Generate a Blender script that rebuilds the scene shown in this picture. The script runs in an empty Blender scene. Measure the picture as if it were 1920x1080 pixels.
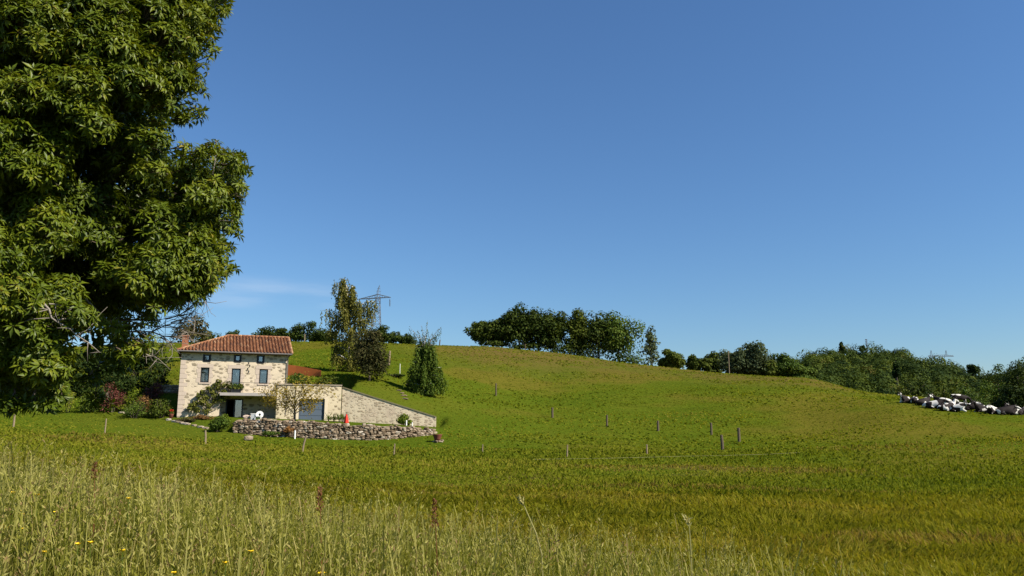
import bpy, bmesh, math, random
import numpy as np
from mathutils import Vector, Matrix

# ------------------------------------------------------------------ basics
SC = bpy.context.scene
COL = SC.collection
R = math.radians
rng = np.random.default_rng(7)
random.seed(7)

EYE = 1.65
F = 1478.0            # focal length in pixels of a 1920 px wide picture
PITCH = math.atan(260.0 / F)
CP, SP = math.cos(PITCH), math.sin(PITCH)


def ray(u, v):
    x = (u - 960.0) / F
    t = (540.0 - v) / F
    return np.array([x, CP - t * SP, SP + t * CP])


def at(u, v, Y):
    d = ray(u, v)
    return np.array([0, 0, EYE]) + d * (Y / d[1])


def project(P):
    P = np.asarray(P, float)
    d = P - np.array([0, 0, EYE])
    zc = d[..., 1] * CP + d[..., 2] * SP
    yc = -d[..., 1] * SP + d[..., 2] * CP
    return 960 + F * d[..., 0] / zc, 540 - F * yc / zc


def tag(o, label=None, cat=None, group=None, kind=None):
    if label: o['label'] = label
    if cat: o['category'] = cat
    if group: o['group'] = group
    if kind: o['kind'] = kind
    return o


def thing(name, label, cat, loc=(0, 0, 0), rz=0.0, group=None):
    o = bpy.data.objects.new(name, None)
    o.empty_display_size = 0.3
    COL.objects.link(o)
    o.location = [float(q) for q in loc]
    o.rotation_euler = (0, 0, rz)
    return tag(o, label, cat, group)


def link(name, me, mat=None, parent=None):
    o = bpy.data.objects.new(name, me)
    COL.objects.link(o)
    if mat is not None:
        me.materials.clear()
        me.materials.append(mat)
    if parent is not None:
        o.parent = parent
    return o


# ------------------------------------------------------------------ mesh collector
class MB:
    """Collects vertices and faces (with a tint value per vertex) and links them as one mesh object."""

    def __init__(self):
        self.v, self.f, self.t, self.n = [], [], [], 0

    def add(self, verts, faces, tint=0.5):
        verts = np.asarray(verts, np.float32).reshape(-1, 3)
        faces = np.asarray(faces, np.int32)
        if not len(verts): return
        self.v.append(verts)
        self.f.append(faces + self.n)
        t = np.asarray(tint, np.float32)
        self.t.append(np.full(len(verts), float(t), np.float32) if t.ndim == 0 else t)
        self.n += len(verts)

    def box(self, x0, x1, y0, y1, z0, z1, tint=0.5):
        v = [(x0, y0, z0), (x1, y0, z0), (x1, y1, z0), (x0, y1, z0), (x0, y0, z1), (x1, y0, z1), (x1, y1, z1), (x0, y1, z1)]
        self.add(v, [(0, 3, 2, 1), (4, 5, 6, 7), (0, 1, 5, 4), (1, 2, 6, 5), (2, 3, 7, 6), (3, 0, 4, 7)], tint)

    def tube(self, pts, radii, sides=6, tint=0.5):
        pts = np.asarray(pts, float)
        n = len(pts)
        if np.isscalar(radii): radii = [radii] * n
        d = np.gradient(pts, axis=0)
        d /= np.linalg.norm(d, axis=1)[:, None] + 1e-9
        ref = np.array([0.31, 0.87, 0.38]) if abs(d[0][2]) > .8 else np.array([0, 0, 1.0])
        a = np.cross(d, ref)
        a /= np.linalg.norm(a, axis=1)[:, None] + 1e-9
        b = np.cross(d, a)
        th = np.linspace(0, 2 * math.pi, sides, endpoint=False)
        ring = (np.cos(th)[None, :, None] * a[:, None, :] + np.sin(th)[None, :, None] * b[:, None, :])
        V = pts[:, None, :] + ring * np.asarray(radii, float)[:, None, None]
        V = V.reshape(-1, 3)
        q = []
        for i in range(n - 1):
            for k in range(sides):
                k2 = (k + 1) % sides
                q.append((i * sides + k, i * sides + k2, (i + 1) * sides + k2, (i + 1) * sides + k))
        base = self.n
        self.add(V, q, tint)
        self.f.append(np.array([list(range(sides))[::-1]], np.int32) + base)
        self.f.append(np.array([[(n - 1) * sides + k for k in range(sides)]], np.int32) + base)

    def build(self, name, mat=None, parent=None, smooth=False):
        me = bpy.data.meshes.new(name)
        V = np.concatenate(self.v) if self.v else np.zeros((0, 3), np.float32)
        me.vertices.add(len(V))
        me.vertices.foreach_set('co', V.ravel())
        nl = sum(f.size for f in self.f)
        npoly = sum(len(f) for f in self.f)
        me.loops.add(nl)
        me.polygons.add(npoly)
        me.loops.foreach_set('vertex_index', np.concatenate([f.ravel() for f in self.f]))
        tot = np.concatenate([np.full(len(f), f.shape[1], np.int32) for f in self.f])
        start = np.concatenate([[0], np.cumsum(tot)[:-1]]).astype(np.int32)
        me.polygons.foreach_set('loop_start', start)
        me.polygons.foreach_set('use_smooth', np.full(npoly, smooth, bool))
        me.update(calc_edges=True)
        at_ = me.attributes.new('tint', 'FLOAT', 'POINT')
        at_.data.foreach_set('value', np.concatenate(self.t))
        return link(name, me, mat, parent)


_vn = {}


def vnoise(x, y, scale, seed=0, sx=1.0):
    """Smooth value noise on the ground plan, 0..1."""
    if seed not in _vn: _vn[seed] = np.random.default_rng(100 + seed).random((256, 256))
    T = _vn[seed]
    out, amp, tot = 0, 1.0, 0
    for o_ in range(3):
        u, v = x * scale * sx * 2 ** o_ + 37.3, y * scale * 2 ** o_ + 11.7
        i, j = np.floor(u).astype(int), np.floor(v).astype(int)
        f, g = u - i, v - j
        f, g = f * f * (3 - 2 * f), g * g * (3 - 2 * g)
        i, j = i % 256, j % 256
        i1, j1 = (i + 1) % 256, (j + 1) % 256
        out = out + amp * ((T[i, j] * (1 - f) + T[i1, j] * f) * (1 - g) + (T[i, j1] * (1 - f) + T[i1, j1] * f) * g)
        tot += amp
        amp *= .5
    return out / tot


def nrm(a):
    return a / (np.linalg.norm(a, axis=-1, keepdims=True) + 1e-9)


def rand_dirs(n):
    return nrm(rng.normal(size=(n, 3)))


def leaves(mb, P, D, N, L, W, tint, droop=0.15, fold=0.18):
    """Pointed leaves folded along a midrib: base P, direction D, upper side N."""
    n = len(P)
    S = nrm(np.cross(D, N))
    N = nrm(np.cross(S, D))
    L = np.broadcast_to(np.asarray(L, float), (n,))[:, None]
    W = np.broadcast_to(np.asarray(W, float), (n,))[:, None]
    mid = P + D * L * .5 - N * (droop * .25) * L
    tip = P + D * L * .97 - N * droop * L
    l = mid + S * W * .5 + N * W * fold
    r = mid - S * W * .5 + N * W * fold
    V = np.stack([P, l, mid, tip, r], 1).reshape(-1, 3)
    b = (np.arange(n) * 5)[:, None, None]
    T = np.array([(0, 4, 2), (0, 2, 1), (4, 3, 2), (2, 3, 1)])[None] + b
    mb.add(V, T.reshape(-1, 3), np.repeat(np.broadcast_to(np.asarray(tint, float), (n,)), 5))


def flakes(mb, P, D, N, L, W, tint):
    """Cheap leaf clumps: one bent four-cornered blade each."""
    n = len(P)
    S = nrm(np.cross(D, N))
    N = nrm(np.cross(S, D))
    L = np.broadcast_to(np.asarray(L, float), (n,))[:, None]
    W = np.broadcast_to(np.asarray(W, float), (n,))[:, None]
    m = P + D * L * .45
    V = np.stack([P, m + S * W * .5, P + D * L - N * L * .2, m - S * W * .5], 1).reshape(-1, 3)
    b = (np.arange(n) * 4)[:, None, None]
    T = np.array([(0, 1, 2), (0, 2, 3)])[None] + b
    mb.add(V, T.reshape(-1, 3), np.repeat(np.broadcast_to(np.asarray(tint, float), (n,)), 4))


# ------------------------------------------------------------------ materials
class NT:
    def __init__(self, name):
        self.m = bpy.data.materials.new(name)
        self.m.use_nodes = True
        self.t = self.m.node_tree
        self.t.nodes.clear()
        self.out = self.n('ShaderNodeOutputMaterial')

    def n(self, kind, **kw):
        nd = self.t.nodes.new(kind)
        for k, v in kw.items():
            setattr(nd, k, v)
        return nd

    def l(self, a, b):
        self.t.links.new(a, b)

    def val(self, sock, v):
        if hasattr(v, 'is_output') or isinstance(v, bpy.types.NodeSocket):
            self.l(v, sock)
        elif isinstance(v, (tuple, list)) and len(v) == 3 and sock.type == 'RGBA':
            sock.default_value = (*v, 1)
        else:
            sock.default_value = v

    def noise(self, vec, scale, detail=3, rough=.55, dist=0.0):
        nd = self.n('ShaderNodeTexNoise')
        self.l(vec, nd.inputs['Vector'])
        nd.inputs['Scale'].default_value = scale
        nd.inputs['Detail'].default_value = detail
        nd.inputs['Roughness'].default_value = rough
        nd.inputs['Distortion'].default_value = dist
        return nd.outputs['Fac']

    def mapping(self, vec, scale=(1, 1, 1), rot=(0, 0, 0), loc=(0, 0, 0)):
        nd = self.n('ShaderNodeMapping')
        self.l(vec, nd.inputs['Vector'])
        nd.inputs['Scale'].default_value = scale
        nd.inputs['Rotation'].default_value = rot
        nd.inputs['Location'].default_value = loc
        return nd.outputs[0]

    def math(self, op, a, b=None, c=None, clamp=False):
        nd = self.n('ShaderNodeMath', operation=op, use_clamp=clamp)
        self.val(nd.inputs[0], a)
        if b is not None: self.val(nd.inputs[1], b)
        if c is not None: self.val(nd.inputs[2], c)
        return nd.outputs[0]

    def step(self, x, lo, hi):
        nd = self.n('ShaderNodeMapRange', interpolation_type='SMOOTHSTEP')
        self.val(nd.inputs[0], x)
        nd.inputs[1].default_value = lo
        nd.inputs[2].default_value = hi
        return nd.outputs[0]

    def mix(self, f, a, b, mode='MIX'):
        nd = self.n('ShaderNodeMix', data_type='RGBA', blend_type=mode)
        self.val(nd.inputs[0], f)
        self.val(nd.inputs[6], a)
        self.val(nd.inputs[7], b)
        return nd.outputs[2]

    def ramp(self, x, stops):
        nd = self.n('ShaderNodeValToRGB')
        self.l(x, nd.inputs[0])
        e = nd.color_ramp.elements
        while len(e) < len(stops): e.new(.5)
        for q, (p, c) in zip(e, stops):
            q.position = p
            q.color = (*c, 1)
        return nd.outputs[0]

    def obj(self):
        return self.n('ShaderNodeTexCoord').outputs['Object']

    def pos(self):
        return self.n('ShaderNodeNewGeometry').outputs['Position']

    def tint(self):
        return self.n('ShaderNodeAttribute', attribute_name='tint').outputs['Fac']

    def bump(self, h, strength=.5, dist=.05):
        nd = self.n('ShaderNodeBump')
        self.l(h, nd.inputs['Height'])
        nd.inputs['Strength'].default_value = strength
        nd.inputs['Distance'].default_value = dist
        return nd.outputs[0]

    def bsdf(self, color, rough=.8, spec=.3, normal=None, metal=0.0):
        nd = self.n('ShaderNodeBsdfPrincipled')
        self.val(nd.inputs['Base Color'], color)
        self.val(nd.inputs['Roughness'], rough)
        nd.inputs['Specular IOR Level'].default_value = spec
        nd.inputs['Metallic'].default_value = metal
        if normal is not None: self.l(normal, nd.inputs['Normal'])
        return nd.outputs[0]

    def end(self, sh):
        self.l(sh, self.out.inputs[0])
        return self.m


def leaf_mat(name, stops, trans=.3, rough=.5, spec=.35, glow=(1.25, 1.15, .5)):
    m = NT(name)
    c = m.ramp(m.tint(), stops)
    p = m.bsdf(c, rough, spec)
    tr = m.n('ShaderNodeBsdfTranslucent')
    m.l(m.mix(1.0, c, glow, 'MULTIPLY'), tr.inputs[0])
    mx = m.n('ShaderNodeMixShader')
    mx.inputs[0].default_value = trans
    m.l(p, mx.inputs[1])
    m.l(tr.outputs[0], mx.inputs[2])
    return m.end(mx.outputs[0])


def plain(name, col, rough=.7, spec=.3, var=.12, scale=6.0, metal=0.0):
    m = NT(name)
    v = m.noise(m.obj(), scale, 4)
    dark = tuple(q * (1 - 2 * var) for q in col)
    lite = tuple(min(1, q * (1 + 2 * var)) for q in col)
    return m.end(m.bsdf(m.mix(v, dark, lite), rough, spec, None, metal))


def stone_mat(name, mortar, stones, sx=2.3, sz=4.6, cover=.36, soft=.1, bump=.4, blot=None):
    """Rubble masonry: flush pale mortar with elongated stones showing through it."""
    m = NT(name)
    o = m.obj()
    wob = m.n('ShaderNodeTexNoise')
    m.l(o, wob.inputs['Vector'])
    wob.inputs['Scale'].default_value = 2.5
    add = m.n('ShaderNodeVectorMath', operation='MULTIPLY_ADD')
    m.l(wob.outputs['Color'], add.inputs[0])
    add.inputs[1].default_value = (.22, .22, .16)
    m.l(o, add.inputs[2])
    mp = m.mapping(add.outputs[0], (sx, sx, sz))
    vo = m.n('ShaderNodeTexVoronoi')
    m.l(mp, vo.inputs['Vector'])
    vo.inputs['Scale'].default_value = 1.0
    vo.inputs['Randomness'].default_value = .85
    sep = m.n('ShaderNodeSeparateColor')
    m.l(vo.outputs['Color'], sep.inputs[0])
    big = m.math('MULTIPLY_ADD', sep.outputs[0], .28, cover - .14)
    rag = m.noise(o, 9.0, 4, .6)
    big = m.math('MULTIPLY_ADD', m.math('SUBTRACT', rag, .5), .45, big)
    dd = m.math('SUBTRACT', big, vo.outputs['Distance'])
    mask = m.step(dd, 0.0, soft)
    sc = m.ramp(sep.outputs[1], stones)
    sc = m.mix(m.noise(o, 22.0, 4), sc, m.mix(1.0, sc, (.55, .53, .5), 'MULTIPLY'))
    mc = m.mix(m.step(m.noise(o, .9, 4), .35, .7), mortar, tuple(q * .86 for q in mortar))
    mc = m.mix(m.step(m.noise(o, 30.0, 3), .45, .75), mc, tuple(q * .8 for q in mortar))
    c = m.mix(mask, mc, sc)
    if blot is not None:
        c = m.mix(m.step(m.noise(m.mapping(o, (1, 1, .6)), .7, 5, .65), .48, .68), c, blot)
    rim = m.step(m.math('ABSOLUTE', dd), .06, 0.0)
    h = m.math('ADD', m.math('MULTIPLY', mask, .5), m.math('MULTIPLY', rag, .5))
    h = m.math('MULTIPLY_ADD', rim, -.5, h)
    return m.end(m.bsdf(c, .92, .15, m.bump(h, bump, .05)))


# ------------------------------------------------------------------ camera, light, sky
cam = bpy.data.cameras.new('camera')
cam.sensor_width = 36
cam.lens = 36 * F / 1920
cam.clip_start, cam.clip_end = .1, 4000
co = bpy.data.objects.new('camera', cam)
COL.objects.link(co)
co.location = (0, 0, EYE)
co.rotation_euler = (math.pi / 2 + PITCH, 0, 0)
SC.camera = co

SUN_AZ, SUN_EL = R(114), R(41)
S = Vector((math.sin(SUN_AZ) * math.cos(SUN_EL), math.cos(SUN_AZ) * math.cos(SUN_EL), math.sin(SUN_EL)))
sun = bpy.data.lights.new('sun', 'SUN')
sun.energy = 5.0
sun.angle = R(.53)
sun.color = (1, .93, .80)
so = bpy.data.objects.new('sun', sun)
COL.objects.link(so)
so.rotation_euler = S.to_track_quat('Z', 'Y').to_euler()
so.location = (40, -30, 60)

world = bpy.data.worlds.new('World')
SC.world = world
world.use_nodes = True
wn = world.node_tree
sk = wn.nodes.new('ShaderNodeTexSky')
sk.sky_type = 'NISHITA'
sk.sun_disc = False
sk.sun_elevation = SUN_EL
sk.sun_rotation = SUN_AZ
sk.altitude = 0
sk.air_density = 1.3
sk.dust_density = 0
sk.ozone_density = 10
# a trace of colour balance, and one faint wisp of cloud low in the sky
tc_ = wn.nodes.new('ShaderNodeTexCoord')
def wmath(op, a, b=None, c=None):
    nd = wn.nodes.new('ShaderNodeMath'); nd.operation = op
    for i_, q_ in enumerate((a, b, c)):
        if q_ is None: continue
        if isinstance(q_, (int, float)): nd.inputs[i_].default_value = q_
        else: wn.links.new(q_, nd.inputs[i_])
    return nd.outputs[0]
def wrange(x, a, b):
    nd = wn.nodes.new('ShaderNodeMapRange'); nd.interpolation_type = 'SMOOTHSTEP'
    wn.links.new(x, nd.inputs[0]); nd.inputs[1].default_value = a; nd.inputs[2].default_value = b
    return nd.outputs[0]
wx_ = wn.nodes.new('ShaderNodeSeparateXYZ'); wn.links.new(tc_.outputs['Generated'], wx_.inputs[0])
mp_ = wn.nodes.new('ShaderNodeMapping'); wn.links.new(tc_.outputs['Generated'], mp_.inputs[0]); mp_.inputs['Scale'].default_value = (5, 5, 42)
nz_ = wn.nodes.new('ShaderNodeTexNoise'); wn.links.new(mp_.outputs[0], nz_.inputs['Vector']); nz_.inputs['Scale'].default_value = 1.0; nz_.inputs['Detail'].default_value = 5
az_ = wmath('DIVIDE', wx_.outputs[0], wmath('MAXIMUM', wx_.outputs[1], .05))
mk_ = wmath('MULTIPLY', wrange(az_, -.44, -.32), wrange(az_, -.18, -.27))
mk_ = wmath('MULTIPLY', mk_, wmath('MULTIPLY', wrange(wx_.outputs[2], .135, .15), wrange(wx_.outputs[2], .185, .16)))
mk_ = wmath('MULTIPLY', mk_, wmath('MULTIPLY', wrange(nz_.outputs['Fac'], .35, .65), .30))
mt_ = wn.nodes.new('ShaderNodeMix'); mt_.data_type = 'RGBA'; mt_.blend_type = 'MULTIPLY'; mt_.inputs[0].default_value = 1
wn.links.new(sk.outputs[0], mt_.inputs[6]); mt_.inputs[7].default_value = (.94, 1.0, 1.05, 1)
mc_ = wn.nodes.new('ShaderNodeMix'); mc_.data_type = 'RGBA'
wn.links.new(mk_, mc_.inputs[0]); wn.links.new(mt_.outputs[2], mc_.inputs[6]); mc_.inputs[7].default_value = (6.2, 7.0, 8.2, 1)
wn.links.new(mc_.outputs[2], wn.nodes['Background'].inputs[0])
wn.nodes['Background'].inputs[1].default_value = .065

SC.view_settings.view_transform = 'Standard'
SC.view_settings.look = 'None'
SC.view_settings.gamma = 1
SC.view_settings.exposure = 0.84
SC.cycles.max_bounces = 5
SC.cycles.diffuse_bounces = 3
SC.cycles.transparent_max_bounces = 8
SC.cycles.use_denoising = True

# ------------------------------------------------------------------ terrain
def pchip(x, y, xq):
    x, y = np.asarray(x, float), np.asarray(y, float)
    h = np.diff(x)
    dl = np.diff(y) / h
    m = np.zeros_like(y)
    for i in range(1, len(x) - 1):
        if dl[i - 1] * dl[i] > 0:
            w1, w2 = 2 * h[i] + h[i - 1], h[i] + 2 * h[i - 1]
            m[i] = (w1 + w2) / (w1 / dl[i - 1] + w2 / dl[i])
    m[0], m[-1] = dl[0], dl[-1]
    xq = np.clip(xq, x[0], x[-1])
    k = np.clip(np.searchsorted(x, xq) - 1, 0, len(x) - 2)
    t = (xq - x[k]) / h[k]
    return ((1 + 2 * t) * (1 - t) ** 2 * y[k] + t * (1 - t) ** 2 * h[k] * m[k]
            + t * t * (3 - 2 * t) * y[k + 1] + t * t * (t - 1) * h[k] * m[k + 1])


# for a few compass directions: (distance, how high the ground is seen there)
PROF = {
    -700: [(4, 1090), (7, 975), (12, 920), (20, 880), (35, 845), (50, 815), (60, 795), (72, 765), (85, 730), (110, 695), (150, 655), (200, 680), (300, 740), (700, 800)],
    0: [(4, 1105), (7, 990), (12, 935), (20, 888), (35, 855), (50, 832), (60, 812), (72, 777), (85, 732), (110, 690), (150, 655), (200, 680), (300, 750), (700, 800)],
    330: [(4, 1155), (7, 1050), (12, 975), (20, 918), (35, 874), (50, 850), (60, 826), (66, 806), (72, 783), (85, 712), (110, 672), (150, 645), (200, 675), (300, 750), (700, 800)],
    640: [(4, 1215), (7, 1100), (12, 1010), (20, 945), (35, 893), (50, 862), (60, 843), (66, 825), (72, 806), (85, 713), (110, 675), (150, 642), (200, 668), (300, 750), (700, 800)],
    900: [(4, 1265), (7, 1130), (12, 1030), (20, 960), (35, 905), (50, 868), (60, 846), (72, 812), (85, 767), (110, 705), (150, 654), (165, 650), (200, 668), (300, 750), (700, 810)],
    1050: [(4, 1285), (7, 1140), (12, 1038), (20, 965), (35, 908), (50, 870), (60, 847), (72, 820), (85, 782), (110, 725), (140, 672), (158, 664), (200, 690), (300, 770), (700, 815)],
    1200: [(4, 1300), (7, 1150), (12, 1045), (20, 972), (35, 912), (50, 872), (60, 848), (72, 821), (85, 783), (110, 722), (130, 692), (145, 684), (180, 700), (300, 790), (700, 820)],
    1500: [(4, 1330), (7, 1160), (12, 1052), (20, 980), (35, 915), (50, 874), (60, 846), (72, 815), (85, 768), (100, 728), (115, 712), (125, 709), (160, 740), (300, 840), (700, 830)],
    1700: [(4, 1350), (7, 1165), (12, 1058), (20, 985), (35, 915), (50, 872), (60, 838), (70, 798), (80, 760), (90, 745), (97, 743), (120, 765), (200, 850), (300, 860), (700, 830)],
    1920: [(4, 1380), (7, 1165), (12, 1058), (20, 985), (35, 912), (50, 862), (60, 828), (68, 798), (76, 778), (82, 774), (100, 790), (150, 840), (300, 870), (700, 830)],
    2500: [(4, 1400), (7, 1165), (12, 1055), (20, 980), (35, 900), (50, 850), (60, 820), (70, 797), (80, 787), (90, 790), (150, 840), (300, 870), (700, 830)],
}
YG = np.concatenate([np.linspace(0, 4, 9)[:-1], np.exp(np.linspace(math.log(4), math.log(700), 420))])
AG = np.linspace(-1.25, 1.25, 321)


def slope_at(v):
    t = (540.0 - v) / F
    return (SP + t * CP) / (CP - t * SP)


def _build_grid():
    us = sorted(PROF)
    cols = []
    for u in us:
        k = PROF[u]
        ys = [0.0, 2.0] + [q[0] for q in k]
        z4 = EYE + k[0][0] * slope_at(k[0][1])
        zs = [0.0, z4 * .55] + [EYE + y * slope_at(v) for y, v in k]
        cols.append(pchip(ys, zs, YG))
    cols = np.array(cols)
    a = np.array([(u - 960) / F / 1.01 for u in us])
    G = np.array([pchip(a, cols[:, i], AG) for i in range(len(YG))])
    return G


GRID = _build_grid()

TH = R(21)
H0 = np.array([-30.2, 72.0])
NX, NY = math.sin(TH), -math.cos(TH)
ZB = EYE + 1.09
XG, YGAR = -16.5, 77.25        # right end of the garage
XW, YW = -7.4, 77.7            # far end of the wing wall
# edge of the terrace (dry stone wall): x, y, height of the ground behind, in front
QX, QY, QZ = [], [], []
for (u, vb, vt, Y) in [(345, 792, 786, 70.5), (395, 801, 795, 68), (440, 810, 791, 66.3), (500, 815, 789, 66), (550, 817, 790, 66), (600, 822, 793, 66),
                       (640, 823, 796, 66.2), (700, 823, 798, 66.8), (760, 819, 800, 68.2), (812, 812, 806, 70.5), (850, 812, 811, 73)]:
    p = at(u, vt, Y)
    QX.append(p[0]); QY.append(p[1]); QZ.append(p[2])


def sst(x, a, b):
    t = np.clip((x - a) / (b - a), 0, 1)
    return t * t * (3 - 2 * t)


def yline(x):
    return np.where(x < XG, H0[1] + (x - H0[0]) * math.tan(TH), YGAR + (x - XG) * (YW - YGAR) / (XW - XG))


def ground(x, y):
    x, y = np.atleast_1d(np.asarray(x, float)), np.atleast_1d(np.asarray(y, float))
    r = np.hypot(x, y)
    inside = (y > 0) & (np.abs(x) < 1.25 * np.maximum(y, 1e-6))
    a = np.where(inside, x / np.maximum(y, 1e-6), np.sign(x) * 1.25)
    Y = np.where(inside, y, r / math.hypot(1.25, 1))
    ia = np.clip((a + 1.25) / 2.5 * (len(AG) - 1), 0, len(AG) - 1.001)
    iy = np.clip(np.interp(Y, YG, np.arange(len(YG))), 0, len(YG) - 1.001)
    i0, j0 = ia.astype(int), iy.astype(int)
    fa, fy = ia - i0, iy - j0
    z = (GRID[j0, i0] * (1 - fa) * (1 - fy) + GRID[j0, i0 + 1] * fa * (1 - fy)
         + GRID[j0 + 1, i0] * (1 - fa) * fy + GRID[j0 + 1, i0 + 1] * fa * fy)
    back = sst(np.abs(np.arctan2(x, y)), R(60), R(150))
    z = z * (1 - back)
    # terrace before the house, levelled into the slope
    q_y = np.interp(x, QX, QY)
    q_z = np.interp(x, QX, QZ)
    yl = yline(x)
    zl = np.interp(x, [H0[0], XG, XW], [ZB - .08, EYE + .5, EYE + 0.0])
    inx = sst(x, -29.8, -28.5) * (1 - sst(x, XW + .3, XW + 1.3))
    t = np.clip((y - q_y) / np.maximum(yl - q_y, .5), 0, 1)
    terr = q_z - .06 + (zl - q_z + .06) * t
    w_front = sst(y, q_y + .25, q_y + .75)
    dpt = np.where(x < XG - .2, 7.2, .25)
    w_back = 1 - sst(y, yl + dpt, yl + dpt + 1.6)
    z = z + (terr - z) * (w_front * w_back * inx)
    # gentle unevenness
    z = z + .05 * np.sin(x * .55 + 1.3 * np.sin(y * .21)) * np.sin(y * .47 + x * .13) * sst(r, 9, 40)
    return z


def gz(x, y):
    return float(ground(x, y)[0])


def hit(u, v, y0=3.0, y1=240.0):
    """Where the sight line through a picture point meets the ground."""
    d = ray(u, v)
    Y = np.exp(np.linspace(math.log(y0), math.log(y1), 3000))
    P = np.array([0, 0, EYE])[None] + d[None] * (Y / d[1])[:, None]
    g = ground(P[:, 0], P[:, 1]) - P[:, 2]
    k = np.where(g >= 0)[0]
    i = k[0] if len(k) else int(np.argmax(g / Y))
    return np.array([P[i, 0], P[i, 1], float(ground(P[i, 0], P[i, 1])[0])])


def on(u, v, Y):
    """Ground point at depth Y in the direction of column u."""
    p = at(u, v, Y)
    return np.array([p[0], p[1], gz(p[0], p[1])])


# --- ground sheet: polar grid round the viewer, fine where it is seen large
th_in = np.linspace(R(-44), R(44), 460)
th_out = np.linspace(R(46.5), R(313.5), 90)
TH_ALL = np.concatenate([th_in, th_out])
RR = np.concatenate([np.exp(np.linspace(math.log(.6), math.log(60), 130))[:-1], np.arange(60, 86, .33), np.exp(np.linspace(math.log(86), math.log(1500), 90))])
nt_, nr_ = len(TH_ALL), len(RR)
Tt, Rr_ = np.meshgrid(TH_ALL, RR)
gx, gy = np.sin(Tt) * Rr_, np.cos(Tt) * Rr_
gzv = ground(gx.ravel(), gy.ravel())
idx = np.arange(nt_ * nr_).reshape(nr_, nt_)
i2 = np.roll(idx, -1, axis=1)
quads = np.stack([idx[:-1], i2[:-1], i2[1:], idx[1:]], -1).reshape(-1, 4)[:, ::-1]
mbg = MB()
mbg.add(np.stack([gx.ravel(), gy.ravel(), gzv], 1), quads)
mbg.add(np.array([[0, 0, gz(0, 0)]] + [[math.sin(t) * RR[0], math.cos(t) * RR[0], gz(math.sin(t) * RR[0], math.cos(t) * RR[0])] for t in TH_ALL]),
        [(0, k + 1, (k + 1) % nt_ + 1) for k in range(nt_)][::-1])

m = NT('pasture_ground')
P_ = m.pos()
n1 = m.noise(P_, .045, 4, .6)
n2 = m.noise(m.mapping(P_, (1, 1, 1)), .35, 5, .65)
n3 = m.noise(P_, 2.6, 4, .7)
n4 = m.noise(m.mapping(P_, (0.407, 1.11, 0.592), (0, 0, R(18))), .55, 5, .7, .6)
col = m.ramp(n1, [(.36, (0.056, 0.084, 0.0060)), (.5, (0.074, 0.097, 0.0075)), (.59, (0.104, 0.094, 0.0125))])
col = m.mix(m.math('MULTIPLY', m.step(n2, .5, .72), .5), col, (0.0488, 0.0607, 0.0059))
col = m.mix(m.math('MULTIPLY', m.step(n4, .55, .72), .5), col, (0.1036, 0.1021, 0.0133))
col = m.mix(m.math('MULTIPLY', m.step(n3, .5, .72), .6), col, (0.0407, 0.0488, 0.0052))
# dry seed heads along the brow, greener lawn round the house, rank brown patches in the hollow
sp = m.n('ShaderNodeSeparateXYZ')
m.l(P_, sp.inputs[0])
brow = m.math('MULTIPLY', m.step(sp.outputs[1], 105, 150), m.step(sp.outputs[0], -28, -2))
brow2 = m.math('MULTIPLY', m.step(m.math('MULTIPLY_ADD', sp.outputs[0], .95, sp.outputs[1]), 128, 150), m.step(sp.outputs[0], 20, 30))
bm_ = m.math('MAXIMUM', brow, m.math('MULTIPLY', brow2, .8))
col = m.mix(m.math('MULTIPLY', bm_, m.step(m.noise(P_, .25, 4), .22, .55)), col, (0.111, 0.0777, 0.0237))
wobx = m.math('MULTIPLY_ADD', m.noise(P_, .12, 3), 18.0, sp.outputs[0])
lawn = m.math('MULTIPLY', m.math('MULTIPLY', m.step(sp.outputs[1], 55, 61), m.step(sp.outputs[1], 92, 78)), m.step(wobx, 24, 2))
col = m.mix(m.math('MULTIPLY', lawn, .7), col, m.mix(n2, (0.0488, 0.0799, 0.0052), (0.0666, 0.0947, 0.0074)))
holl = m.math('MULTIPLY', m.step(sp.outputs[1], 58, 46), m.step(sp.outputs[1], 12, 22))
col = m.mix(m.math('MULTIPLY', holl, m.step(m.noise(m.mapping(P_, (.4, 1, 1)), .12, 5, .65), .47, .66)), col, (0.074, 0.0592, 0.0178))
bh = m.math('ADD', m.math('MULTIPLY', n3, .4), m.math('MULTIPLY', n4, .9))
MAT_GROUND = m.end(m.bsdf(col, 1.0, 0.0, m.bump(bh, .8, .45)))
g_ = mbg.build('ground', MAT_GROUND, None, True)
tag(g_, kind='structure')

# ------------------------------------------------------------------ house
CREAM = (.62, .52, .36)
M_STONE = stone_mat('lime_stone_wall', (.58, .485, .355), [(0, (.27, .22, .155)), (.4, (.36, .30, .22)), (.75, (.45, .38, .29)), (1, (.31, .28, .22))], 2.1, 3.9, .45, .2, .45)
M_GARAGE = stone_mat('warm_rubble_wall', (.56, .47, .32), [(0, (.22, .17, .10)), (.5, (.34, .27, .17)), (1, (.28, .23, .16))], 2.8, 4.4, .44, .16, .6)
M_WING = stone_mat('weathered_rubble_wall', (.66, .55, .39), [(0, (.34, .26, .17)), (.5, (.52, .42, .30)), (1, (.42, .37, .28))], 2.6, 5.2, .44, .18, .7, (.50, .40, .29))
M_CUT = plain('cut_granite', (.44, .36, .29), .9, .15, .1, 9)
M_FRAME = plain('black_window_frame', (0.0089, 0.0089, 0.0104), .45, .4, .1)
M_DARK = plain('dark_interior', (0.0148, 0.0133, 0.0118), .9, .1, .1)
M_WHITE = plain('white_fabric', (0.555, 0.555, 0.5476), .8, .2, .03)
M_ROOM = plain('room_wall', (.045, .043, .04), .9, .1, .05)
M_GREY = plain('pale_concrete', (0.3108, 0.2812, 0.259), .9, .2, .1, 5)
M_RAIL = plain('grey_iron', (0.037, 0.0333, 0.0296), .6, .4, .15)
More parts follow.
